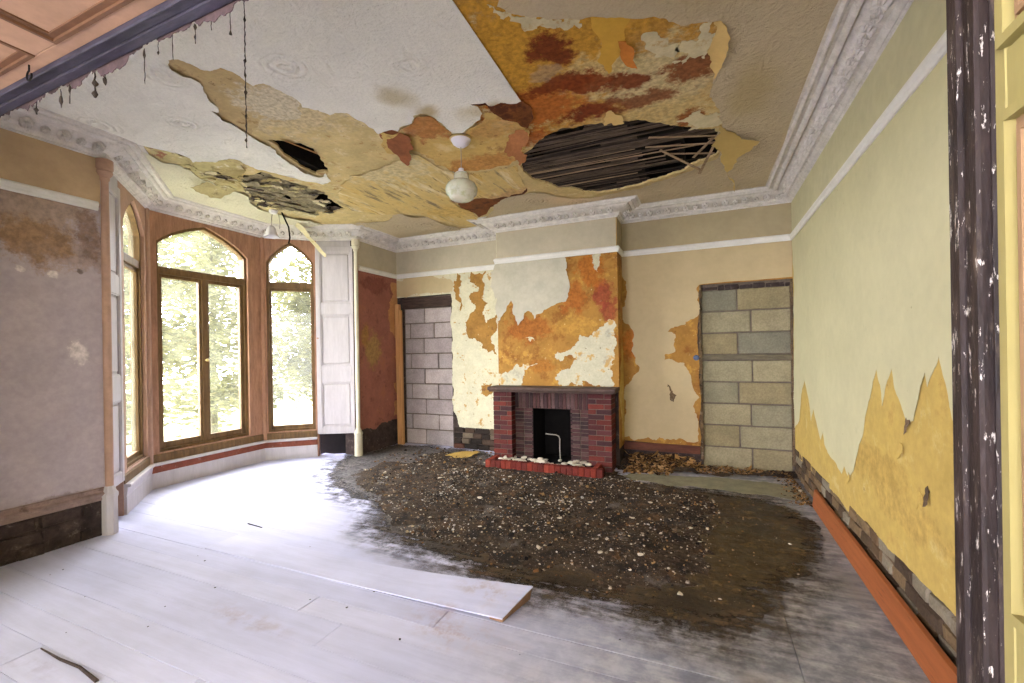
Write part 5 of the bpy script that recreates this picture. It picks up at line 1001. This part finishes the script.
# ================================================================== THINGS
# ---- brick fireplace on the chimney breast
fp_ = empty('fireplace', (-1.83, 5.60, 0), 'red brick fireplace with brown mantel slab and open black firebox', 'fireplace')
def bricks(mb, x0, x1, y0, y1, z0, z1, bw, bh, g=.008, off=True, seed=0, proud=.004):
    """coursed bricks wrapping a solid; each brick its own chamfered block"""
    R = random.Random(seed); z = z0; k = 0; n = max(1, round((z1 - z0) / bh)); bh = (z1 - z0) / n
    for k in range(n):
        x = x0 - (bw / 2 if (off and k % 2) else 0)
        while x < x1 - .001:
            a, b = max(x, x0), min(x + bw, x1)
            if b - a > .012:
                d = R.uniform(-.002, .002); mb.chamfer((a + (g / 2 if a > x0 else 0), y0 - proud + d, z + g / 2), (b - (g / 2 if b < x1 else 0), y1, z + bh - g / 2), .003, jit=.0012)
            x += bw
        z += bh
Y0, Y1 = 5.44, 5.712
for x0, x1, nm in ((-2.63, -2.36, 'pier'), (-1.32, -1.03, 'pier')):
    mb = MB(); bricks(mb, x0, x1, Y0, Y1, 0, .965, .2, .066, seed=int(x0 * -100))
    pr_ = mb.build(nm, M['brick'], fp_)
    mb = MB(); mb.box((x0 + .006, Y0 + .004, 0), (x1 - .006, Y1, .962)); mb.build('mortar', M['grout'], pr_)
YR = 5.56
mb = MB(); x = -2.36
R = random.Random(1)
while x < -1.32 - .01:      # soldier course over the opening
    mb.chamfer((x + .003, YR - .004 + R.uniform(-.003, .003), .745), (min(x + .052, -1.32) - .003, Y1 + .02, .965), .003, jit=.0012); x += .052
sc_ = mb.build('soldier_course', M['brick_sooty'], fp_)
mb = MB(); mb.box((-2.36, YR + .006, .74), (-1.32, Y1 + .015, .963)); mb.build('mortar', M['grout'], sc_)
for x0, x1 in ((-2.36, -2.105), (-1.58, -1.32)):
    mb = MB(); bricks(mb, x0, x1, YR, Y1 + .02, 0, .745, .128, .05, off=False, seed=7); jb = mb.build('jamb', M['brick_sooty'], fp_)
    mb = MB(); mb.box((x0, YR + .005, 0), (x1, Y1 + .015, .744)); mb.build('mortar', M['grout'], jb)
mb = MB(); mb.chamfer((-2.685, 5.405, .965), (-.985, 5.715, .985), .006); mb.chamfer((-2.70, 5.39, .985), (-.970, 5.715, 1.035), .01, jit=.002); mb.build('mantel_shelf', M['slate'], fp_)
mb = MB()
mb.box((-2.10, 6.03, 0), (-1.58, 6.06, .76)); mb.box((-2.12, YR, 0), (-2.098, 6.05, .76)); mb.box((-1.582, YR, 0), (-1.56, 6.05, .76)); mb.box((-2.1, YR, .742), (-1.58, 6.05, .77)); mb.box((-2.36, 5.5, -.01), (-1.32, 6.05, .02))
mb.build('firebox', M['soot'], fp_)
# raised hearth with a kerb of upright red bricks
mb = MB(); R = random.Random(6)
x = -2.62
while x < -1.16:
    mb.chamfer((x + .002, 5.14 + R.uniform(-.002, .002), 0), (x + .07, 5.235, .105), .006, jit=.0015); x += .073
for xx in (-2.62, -1.225):
    y = 5.24
    while y < 5.43: mb.chamfer((xx, y, 0), (xx + .068, y + .07, .105), .006, jit=.0015); y += .073
kb = mb.build('hearth_kerb', M['brick_kerb'], fp_)
mb = MB(); mb.box((-2.56, 5.2, 0), (-1.22, 5.56, .07)); mb.build('hearth_slab', M['soot'], fp_)

mb = MB(); mb.tube([(-1.76, 5.66, .07), (-1.765, 5.66, .2), (-1.76, 5.655, .33), (-1.775, 5.65, .37), (-1.81, 5.645, .385), (-1.90, 5.635, .39), (-1.95, 5.63, .395)], .007, 8)
tag(angled(mb.build('gas_pipe', M['steel'])), 'thin bent pale pipe standing in the black firebox', 'pipe')

protos = [chip_mesh('rubble_lump', M['chip'], .03, f, s, 1) for s, f in ((1, .5), (2, .35), (3, .6), (4, .45), (5, .3))]
def place(name, me, loc, rot, sc, label, cat, group):
    o = bpy.data.objects.new(name, me); COL.objects.link(o); o.location = loc; o.rotation_euler = rot; o.scale = sc; return tag(o, label, cat, group)
R = random.Random(14)
for i in range(60):
    x = R.uniform(-2.5, -1.27); y = R.uniform(5.27, 5.50) if x < -2.37 or x > -1.35 else R.uniform(5.26, 5.52)
    big = 1.7 if -2.1 < x < -1.4 and R.random() < .5 else R.uniform(.6, 1.2)
    place('rubble_lump', R.choice(protos), (x, y, .069), (0, 0, R.uniform(0, 6.3)), (big * R.uniform(.8, 1.6), big * R.uniform(.8, 1.2), big * R.uniform(.8, 1.5)), 'pale lump of plaster rubble lying on the brick hearth', 'rubble', 'plaster rubble on the hearth')

# ---- milky glass pendant hanging from the middle of the ceiling
px_, py_ = -1.865, 3.30
pl_ = empty('pendant_light', (px_, py_, H), 'milky round glass pendant lamp hanging from the torn yellow ceiling', 'lamp')
mb = MB(); mb.lathe([(.06, 3.345), (.075, 3.34), (.085, 3.315), (.07, 3.285), (.04, 3.262), (.012, 3.255)], (px_, py_, 0), 24); angled(mb.build('ceiling_rose', M['plastic_white'], pl_))
mb = MB(); mb.lathe([(.0875, 3.332), (.094, 3.328), (.094, 3.318), (.0875, 3.314)], (px_, py_, 0), 24); angled(mb.build('rose_ring', M['brass'], pl_))
mb = MB(); mb.tube([(px_, py_, 3.26), (px_ + .002, py_, 3.15), (px_, py_, 3.06)], .0035, 8); mb.build('flex', M['steel'], pl_)
mb = MB(); mb.lathe([(.012, 3.075), (.022, 3.07), (.026, 3.04), (.05, 3.035), (.052, 3.02)], (px_, py_, 0), 20); angled(mb.build('lamp_holder', M['plastic_white'], pl_))
mb = MB(); mb.lathe([(.05, 3.03), (.062, 3.022), (.064, 2.985), (.058, 2.972), (.085, 2.962), (.118, 2.94), (.134, 2.91), (.137, 2.885), (.128, 2.855), (.108, 2.835), (.10, 2.815), (.07, 2.80), (.03, 2.796), (.004, 2.795)], (px_, py_, 0), 32)
g_ = angled(mb.build('glass_globe', M['opal'], pl_), 60)
mb = MB(); mb.lathe([(.127, 2.862), (.131, 2.857), (.129, 2.852), (.125, 2.857)], (px_, py_, 0), 32); angled(mb.build('glass_rib', M['opal'], pl_))

# ---- old light fitting with a tulip shade in the bay
cx, cy = -5.00, 3.97
cl = empty('bay_light', (cx, cy, H), 'white tulip glass light hanging under the broken ceiling of the bay', 'lamp')
mb = MB(); mb.lathe([(.05, 3.36), (.055, 3.335), (.04, 3.31), (.01, 3.30)], (cx + .02, cy, 0), 16); angled(mb.build('ceiling_rose', M['plastic_white'], cl))
mb = MB(); mb.tube([(cx, cy, 3.32), (cx - .015, cy, 3.24), (cx - .02, cy, 3.15)], .005, 8); mb.tube([(cx + .05, cy + .05, 3.32), (cx + .06, cy + .06, 3.2), (cx + .04, cy + .07, 3.13)], .004, 8); mb.build('rod', M['steel'], cl)
mb = MB(); n = 24; prof_ = [(.018, 3.16), (.03, 3.155), (.05, 3.13), (.058, 3.09), (.066, 3.05), (.09, 3.015)]; vs_ = []
for j, (r, z) in enumerate(prof_):
    for i in range(n):
        a = 2 * math.pi * i / n; fl = 1 + .1 * math.cos(6 * a) * j / 5; vs_.append((cx - .02 + r * fl * math.cos(a), cy + r * fl * math.sin(a), z))
fs_ = [(j * n + i, j * n + (i + 1) % n, (j + 1) * n + (i + 1) % n, (j + 1) * n + i) for j in range(len(prof_) - 1) for i in range(n)] + [tuple(range(n))]
mb.add(vs_, fs_); o = mb.build('tulip_shade', M['opal'], cl); md = o.modifiers.new('thick', 'SOLIDIFY'); md.thickness = .003; angled(o, 60)
o.data.materials[0] = M['plastic_white']
mb = MB(); mb.tube([(cx + .05, cy + .1, 3.345), (cx - .02, cy + .2, 3.30), (cx - .0, cy + .24, 3.2), (cx + .02, cy + .24, 3.06), (cx + .0, cy + .235, 2.98)], .010, 8)
tag(angled(mb.build('electric_cable', M['void'])), 'thick black cable dangling beside the tulip light in the bay', 'cable')
sheet('hanging_paper', [(-5.22, 4.50), (-5.1, 4.44), (-5.08, 4.62), (-5.02, 4.86), (-5.1, 4.9), (-5.16, 4.7)], fr_ceiling(.012), M['pale_flake'], None, thick=.003, rough=.1, step=.05, tilt=((-5.15, 4.46), (.2, .97), .75, .3), seed=97)
tag(bpy.data.objects['hanging_paper'], 'pale strip of paper hanging under the cornice above the right window', 'paper')

# ---- dusty cords and cobweb strands hanging near the opening
def strand(x, y, z0, z1, r, lumps, seed, mat=M['cobweb']):
    R = random.Random(seed); pts = []; rs = []; n = max(6, int((z0 - z1) / .012))
    for i in range(n + 1):
        t = i / n; pts.append((x + R.uniform(-1, 1) * r * .6, y + R.uniform(-1, 1) * r * .6, z0 + (z1 - z0) * t)); rs.append(r * (R.uniform(.5, 1.1) + (R.uniform(.8, 2.2) if R.random() < lumps else 0)))
    return MB().tube(pts, rs, 6)
tag(strand(-2.09, 1.52, H, 2.55, .0032, .10, 1).build('dusty_cord', M['cobweb']), 'long dusty cord hanging straight down from the white ceiling', 'cord')
for i, (x, z1, r) in enumerate(((-2.55, 2.53, .003), (-2.35, 2.51, .0025), (-2.28, 2.51, .002), (-2.1, 2.49, .004), (-2.03, 2.52, .0025), (-1.78, 2.46, .0016), (-1.70, 2.54, .0014), (-1.62, 2.50, .0014), (-1.50, 2.52, .0018), (-1.42, 2.54, .0014), (-1.33, 2.50, .0016))):
    tag(strand(x, .92, HZ + .01, z1, r, .2, 40 + i).build('cobweb_strand', M['cobweb']), 'short ragged cobweb strand hanging off the dark edge of the opening', 'cobweb', 'cobweb strands along the opening')
mb = MB(); hx, hy, hz = -2.267, .80, HZ + .012
mb.tube([(hx, hy, hz + .01), (hx, hy, hz - .02)], .003, 8); mb.tube([(hx + .018 * math.cos(a) - .0, hy, hz - .038 + .018 * math.sin(a)) for a in [math.pi / 2 + i * .45 for i in range(12)]], .003, 8)
tag(angled(mb.build('ceiling_hook', M['void'])), 'small dark hook screwed into the pink-brown panelling overhead', 'hook')

# ---- timber, planks and boards
mb = MB(); M4 = Matrix.Translation((-4.605, YB - .07, 0)) @ Matrix.Rotation(math.radians(-.4), 4, 'Y'); mb.chamfer((-.055, -.03, 0), (.02, .03, 2.32), .003, M4); mb.chamfer((.024, -.022, 0), (.05, .03, 2.22), .003, M4)
tag(mb.build('timber_post', M['timber']), 'raw brown timber post standing beside the grey blocked doorway', 'timber')
mb = MB(); a = Vector((.94, 4.93, 0)); b = Vector((.91, 1.15, 0)); d = (b - a); ln = d.length
M4 = Matrix.Translation(a) @ d.to_track_quat('X', 'Z').to_matrix().to_4x4() @ Matrix.Rotation(math.radians(9), 4, 'X')
b_ = MB().chamfer((0, -.012, .004), (ln, .012, .165), .002, None)
# the board is leaned against the wall along its length
ang = math.radians(9)
v2 = []
for v in b_.v:
    y = a.y + (b.y - a.y) * v[0] / ln; xb = a.x + (b.x - a.x) * v[0] / ln
    v2.append((xb + .018 * (v[2] / .165) + (-v[1]) * math.cos(ang), y, v[2] * math.cos(ang) + v[1] * math.sin(ang) * -1))
mb = MB(); mb.add(v2, b_.f)
tag(mb.build('plank', M['plank']), 'long orange-brown plank on edge along the foot of the right wall', 'plank')
# strip of broken batten at its foot
# loose board lifting off the floor
mb = MB(); N = 30; vs_ = []
for i in range(N + 1):
    t = i / N; x = -3.6 + t * 2.58; lift = .06 * max(0, (t - .45) / .55) ** 1.6
    for (y, dz, dx) in ((2.215, 0, -.02), (2.495, 0, .06)):
        k = lift * (1.25 if y > 2.3 else .30)
        for zz in (.001, .008): vs_.append((x + dx * t, y, zz + k))
f = []
for i in range(N):
    a_, b2 = i * 4, (i + 1) * 4
    f += [(a_ + 1, b2 + 1, b2 + 3, a_ + 3), (a_, a_ + 2, b2 + 2, b2), (a_, b2, b2 + 1, a_ + 1), (a_ + 2, a_ + 3, b2 + 3, b2 + 2)]
f += [(0, 1, 3, 2), (N * 4, N * 4 + 2, N * 4 + 3, N * 4 + 1)]
mb.add(vs_, f)
lb_ = mb.build('loose_floorboard', M['floor']); tag(lb_, 'wide pale floorboard with its right end kicked up off the floor', 'floorboard')
mb = MB(); x0 = -1.02
vv = [(x0 - .02, 2.218, .002), (x0 + .04, 2.49, .002), (x0 + .055, 2.492, .080), (x0 - .015, 2.22, .022), (x0 - .10, 2.222, .002), (x0 - .05, 2.49, .002), (x0 - .045, 2.49, .07), (x0 - .1, 2.22, .016)]
mb.add(vv, [(0, 1, 2, 3), (4, 7, 6, 5), (0, 4, 5, 1), (3, 2, 6, 7), (0, 3, 7, 4), (1, 5, 6, 2)]); mb.build('broken_end', M['board_end'], lb_)['label'] = 'raw brown broken end'

# ---- mud, debris and litter on the floor
def with_inner(o, poly):
    P = np.array([p[:2] for p in poly]); Q = np.roll(P, -1, 0); me = o.data; at = me.attributes.new('inner', 'FLOAT', 'POINT'); out = []
    for v in me.vertices:
        p = np.array(v.co[:2]); d = Q - P; t = np.clip(((p - P) * d).sum(1) / (d * d).sum(1), 0, 1); out.append(float(np.min(np.hypot(*(P + d * t[:, None] - p).T))))
    at.data.foreach_set('value', out)
mud = [(x, min(y, 5.66 if -2.7 < x < -.95 else 6.03)) for x, y in D['mud']]
o = sheet('mud', mud, fr_floor(.003), M['mud'], None, thick=.0015, rough=.1, step=.07, seed=71, hfun=lambda x, y: .003 * (noise.noise(Vector((x * 4, y * 4, 1))) + .5)); with_inner(o, mud); tag(o, 'dark wet mud spread over the right half of the boards', 'mud', None, 'stuff')
mc = (sum(p[0] for p in mud) / len(mud), sum(p[1] for p in mud) / len(mud))
dz = []
for k_, p in enumerate(mud):
    a, b = mud[k_ - 1], mud[(k_ + 1) % len(mud)]; tx, ty = b[0] - a[0], b[1] - a[1]; l = math.hypot(tx, ty); ox, oy = ty / l, -tx / l
    if (p[0] - mc[0]) * ox + (p[1] - mc[1]) * oy < 0: ox, oy = -ox, -oy
    dz.append((min(p[0] + ox * .34, .9), min(p[1] + oy * .34, 6.0)))
dz = [p for p in dz if p[1] < 5.0 or p[0] > .3]
dz = sorted(dz, key=lambda p: math.atan2(p[1] - mc[1], p[0] - mc[0]))
o = sheet('dirt', dz, fr_floor(.0015), M['dust'], None, thick=.0008, rough=.08, step=.09, seed=70); with_inner(o, dz); tag(o, 'thin trodden dirt fading out over the boards around the mud', 'dirt', None, 'stuff')
rb = D['rubble']; RBP = np.array([p[:2] for p in rb])
def edge_d(x, y): return float(np.min(np.hypot(RBP[:, 0] - x, RBP[:, 1] - y)))
def heap(x, y):
    d = edge_d(x, y); e = 1 - math.exp(-(d / .22) ** 2); n = noise.fractal(Vector((x * 5, y * 5, 3)), 1., 2., 5); n2 = noise.noise(Vector((x * 34, y * 34, 9))); n3 = noise.noise(Vector((x * 1.6, y * 1.6, 5)))
    return e * max(0, .016 + .016 * n + .010 * n2 + .016 * n3)
o = sheet('debris', rb, fr_floor(.003), M['rubble_ground'], None, thick=.001, rough=.16, step=.030, seed=72, hfun=heap, minlen=.04); tag(o, 'crumbled grey-brown ceiling debris heaped in front of the fireplace', 'debris', None, 'stuff')
def lumps(name, mat, pts, label, cat, leafy=False, seed=0):
    R = random.Random(seed); mb = MB()
    for x, y, z, s in pts:
        M4 = Matrix.Translation((x, y, z)) @ Matrix.Rotation(R.uniform(0, 6.3), 4, 'Z') @ Matrix.Rotation(R.uniform(-.5, .5), 4, 'X') @ Matrix.Rotation(R.uniform(-.5, .5), 4, 'Y')
        if leafy:
            c = R.uniform(.1, .5) * s; w = R.uniform(.35, .6); pp = [(-s, 0, c), (-.3 * s, -w * s, 0), (.5 * s, -w * .8 * s, .1 * c), (s, .1 * s, c), (.3 * s, w * s, 0), (-.5 * s, w * .7 * s, .2 * c)]
            v = [M4 @ Vector(p) for p in pp] + [M4 @ (Vector(p) + Vector((0, 0, .002))) for p in pp]
            mb.add(v, [(5, 4, 3, 2, 1, 0), (6, 7, 8, 9, 10, 11)] + [(i, (i + 1) % 6, 6 + (i + 1) % 6, 6 + i) for i in range(6)])
        else:
            k = [R.uniform(.5, 1.) for _ in range(8)]; f_ = R.uniform(.25, .8)
            sg = [(-1, -1, -1), (1, -1, -1), (1, 1, -1), (-1, 1, -1), (-1, -1, 1), (1, -1, 1), (1, 1, 1), (-1, 1, 1)]
            v = [M4 @ Vector((a * s * k[i], b * s * k[(i + 3) % 8] * .8, c * s * f_ * k[(i + 5) % 8])) for i, (a, b, c) in enumerate(sg)]
            mb.add(v, [(0, 3, 2, 1), (4, 5, 6, 7), (0, 1, 5, 4), (1, 2, 6, 5), (2, 3, 7, 6), (3, 0, 4, 7)])
    return tag(mb.build(name, mat), label, cat, None, 'stuff')
R = random.Random(15); pts = []
xs = [p[0] for p in rb]; ys2 = [p[1] for p in rb]
while len(pts) < 9000:
    x, y = R.uniform(min(xs), max(xs)), R.uniform(min(ys2), max(ys2))
    if inside(rb, x, y) and R.random() < .35 + .65 * min(1, edge_d(x, y) / .3):
        s = .004 * math.exp(R.gauss(0, .6)); s = min(s, .022); pts.append((x, y, .004 + heap(x, y) + s * .3, s))
while len(pts) < 10500:
    x, y = R.uniform(-3.4, .6), R.uniform(2.7, 5.4)
    if inside(mud, x, y): s = min(.014, .0035 * math.exp(R.gauss(0, .5))); pts.append((x, y, .006 + s * .3, s))
lumps('debris_bits', M['rubble_bits'], pts, 'small crumbs of plaster and wood scattered over the dark debris', 'debris')
R = random.Random(25); pts = []
while len(pts) < 2200:
    x, y = R.uniform(-3.6, .2), R.uniform(3.0, 5.2)
    if inside(rb, x, y) and R.random() < (1. if x < -1.2 else .4) * max(0, .35 + 1.6 * noise.fractal(Vector((x * 1.8, y * 1.8, 7)), 1., 2., 3)): s = min(.016, .0032 * math.exp(R.gauss(0, .65))); pts.append((x, y, .005 + heap(x, y) + s * .3, s))
lumps('plaster_dust', M['pale_bits'], pts, 'pale plaster grit scattered over the dark debris before the fireplace', 'grit', seed=4)
lz = D['leaf_zone']; R = random.Random(16); pts = []
xs = [p[0] for p in lz]; ys2 = [p[1] for p in lz]
while len(pts) < 1500:
    x, y = R.uniform(-.9, .93), R.uniform(5.2, 6.0)
    back = YB - y; wd = .55 if x < -.35 else .30 if x < .3 else .22
    if back < wd * (.5 + .6 * R.random()): pts.append((x, y, .01 + R.random() * max(.01, .17 * (1 - back / wd) * (1 if x < -.1 else .4)), R.uniform(.014, .05) * (1 if x < -.1 else .7)))
while len(pts) < 1800:
    y = R.uniform(4.9, 6.0); pts.append((XR - .06 - abs(R.gauss(0, .08)), y, .01, R.uniform(.01, .022)))
lumps('leaf_litter', M['leaf'], pts, 'brown dry litter drifted along the foot of the back wall', 'litter', True, 5)
# a heap under the litter
sheet('litter_heap', [(-1.0, 6.06), (-1.0, 5.6), (-.7, 5.55), (-.3, 5.7), (.2, 5.85), (.99, 5.85), (.99, 6.06)], fr_floor(.004), M['rubble_ground'], None, thick=.001, rough=.1, step=.05, seed=77, hfun=lambda x, y: max(0, (y - 5.6) / .45) * (.13 if x < -.1 else .05) * (.7 + .5 * noise.noise(Vector((x * 6, y * 6, 2)))))
tag(bpy.data.objects['litter_heap'], 'low brown mound of dirt along the foot of the right back wall', 'debris', None, 'stuff')
R = random.Random(17)
for i, (x, y) in enumerate(D['leaves_big']):
    s = R.uniform(.03, .055); z = .11 if x < -.2 else .05
    o = sheet('litter_scrap', [(-s, -s * .5), (0, -s * .8), (s, -s * .3), (s * .8, s * .6), (-.2 * s, s * .7)], lambda a, b, h: (a, b, h), M['leaf_big'], None, thick=.002, rough=.2, step=.02, tilt=((-s, 0), (1, .3), .3, 6.), seed=200 + i)
    o.location = (x, min(y, 5.93), z); o.rotation_euler = (R.uniform(-.2, .2), R.uniform(-.2, .2), R.uniform(0, 6.3)); tag(o, 'curled tan scrap lying in the litter by the back wall', 'scrap', 'curled scraps in the litter')
protos2 = [chip_mesh('plaster_chip', M['chip'], .03, f, s, 1) for s, f in ((11, .3), (12, .22), (13, .4), (14, .28))]
for i, (x, y) in enumerate(D['plaster_chips']):
    s = R.uniform(.35, .9); h = heap(x, y) if inside(rb, x, y) else 0
    place('plaster_chip', R.choice(protos2), (x, y, .004 + h), (0, 0, R.uniform(0, 6.3)), (s * R.uniform(.9, 2.0), s, s * R.uniform(.7, 1.3)), 'pale chip of fallen plaster lying on the dark mud', 'plaster chip', 'plaster chips on the mud')
for i in range(30):
    while True:
        x, y = R.uniform(-2.9, -.1), R.uniform(3.2, 5.1)
        if inside(rb, x, y): break
    s = R.uniform(.2, .5)
    place('plaster_chip', R.choice(protos2), (x, y, .004 + heap(x, y)), (0, 0, R.uniform(0, 6.3)), (s * R.uniform(.9, 2.0), s, s), 'pale chip of fallen plaster lying on the dark mud', 'plaster chip', 'plaster chips on the mud')
protos3 = [chip_mesh('floor_crumb', M['void'], .012, f, s, 1) for s, f in ((21, .4), (22, .6))]
for i, (x, y) in enumerate(D['specks']):
    s = .2 + R.random() * .4; place('floor_crumb', R.choice(protos3), (x, y, .001), (0, 0, R.uniform(0, 6)), (s * 1.3, s, s), 'tiny dark crumb on the bare white boards', 'crumb', 'dark crumbs on the white boards')
c = D['cracks']; mb = MB(); mb.tube([(p[0], p[1], .003) for p in c[:4]], [.003, .006, .007, .009], 6); tag(mb.build('floor_crack', M['dark_masonry']), 'long dark crack in the floor at bottom left, laid on as a thin rod', 'floor_crack')  # dark rods standing in for cracks in the floor
mb = MB(); mb.tube([(p[0], p[1], .004) for p in c[4:]], [.005, .004], 6); tag(mb.build('floor_crack', M['void']), 'short dark crack in the white boards before the bay, laid on as a thin rod', 'floor_crack')
ys_s = D['yellow_sheet']
o = sheet('fallen_paper', [(-3.40, 5.42), (-3.36, 5.62), (-3.12, 5.86), (-3.02, 5.78), (-3.04, 5.55), (-3.2, 5.36)], fr_floor(.02), M['sheet_yellow'], None, thick=.002, rough=.1, step=.06, seed=81, hfun=lambda x, y: .02 * (noise.noise(Vector((x * 5, y * 5, 4))) + .6)); tag(o, 'crumpled yellow sheet of paper on the floor by the grey blocked doorway', 'paper')
o = sheet('floor_sheet', D['grey_sheet'], fr_floor(.004), M['grey_sheet'], None, thick=.002, rough=.1, step=.1, seed=82); tag(o, 'long grey-green floor covering scrap before the tan blocked doorway', 'floor covering')
R = random.Random(18); pts = []
while len(pts) < 420:      # crumbs and white flakes in the far left corner
    x, y = R.uniform(-4.3, -2.6), R.uniform(4.8, 5.95); s = min(.03, .007 * math.exp(R.gauss(0, .6))); pts.append((x, y, .004 + s * .3, s))
lumps('debris_bits', M['rubble_bits'], pts, 'loose rubble crumbs before the grey blocked doorway', 'debris', seed=9)

# ---- outside: overgrown garden pressed against the bay
mb = MB(); mb.box((-40, -20, -.75), (-5.75, 30, -.6)); struct('ground_outside', mb, mat_plain('grass brightened for bounce', col(196, 198, 160), .6, 1.2, 3, .95, .02))  # ground made pale to bounce extra daylight up to the ceiling
def tree(x, y, h, rad, n, seed, label, leafmat):
    R = random.Random(seed); t = empty('garden_tree', (x, y, -.6), label, 'tree', None); mb = MB(); tips = []
    mb.tube([(x, y, -.6), (x + R.uniform(-.1, .1), y + R.uniform(-.1, .1), h * .4), (x + R.uniform(-.2, .2), y + R.uniform(-.2, .2), h)], [.09, .06, .015], 7)
    for i in range(34):
        z0 = R.uniform(-.05, .95) * h; a = R.uniform(0, 6.28); L = rad * R.uniform(.6, 1.1); p = Vector((x, y, z0)); pts = [p]
        for k in range(5): p = p + Vector((math.cos(a + R.uniform(-.6, .6)) * L / 5, math.sin(a + R.uniform(-.6, .6)) * L / 5, R.uniform(-.08, .25))); pts.append(p)
        mb.tube(pts, [.022, .018, .014, .010, .007, .004], 5); tips += pts[1:]
    mb.build('trunk', mat_trunk, t)
    lm = MB()
    for i in range(n):
        p = R.choice(tips) + Vector((R.gauss(0, .24), R.gauss(0, .24), R.gauss(0, .24))); s = R.uniform(.05, .12)
        M4 = Matrix.Translation(p) @ Matrix.Rotation(R.uniform(0, 6.28), 4, 'Z') @ Matrix.Rotation(R.uniform(-1.2, 1.2), 4, 'X')
        lm.add([M4 @ Vector(q) for q in ((-s, 0, 0), (0, -s * .5, .006), (s, 0, 0), (0, s * .5, .006))], [(0, 1, 2, 3)])
    lm.build('foliage', leafmat, t)
mat_trunk = mat_plain('grey bark', col(92, 84, 66), .6, 1.1, 9, .9, .004)
def mat_leaf():
    t = NT('garden leaves', .6, .15); c = t.rand_col([col(108, 107, 66), col(122, 119, 74), col(98, 98, 60), col(136, 130, 84), col(114, 112, 68)])
    t.setv(t.b.inputs['Base Color'], c); tl = t.N('ShaderNodeBsdfTranslucent'); t.L(c, tl.inputs[0]); mx = t.N('ShaderNodeMixShader'); mx.inputs[0].default_value = .4
    t.L(t.b.outputs[0], mx.inputs[1]); t.L(tl.outputs[0], mx.inputs[2]); t.L(mx.outputs[0], t.out.inputs[0]); return t.m
mlf = mat_leaf()
for (x, y, h, r), lab in zip(((-10.6, 4.6, 4.6, 1.5), (-11.4, 7.3, 4.9, 1.6), (-11.0, 10.2, 4.7, 1.6), (-10.6, 13.2, 4.5, 1.5)),
        ('pale green leafy tree outside the near end window of the bay', 'pale green leafy tree filling the wide window of the bay', 'pale green leafy tree filling the narrow right window of the bay', 'pale green leafy tree at the far right of the garden, past the narrow window')):
    tree(x, y, h, r, 12000, int(y * 10), lab, mlf)
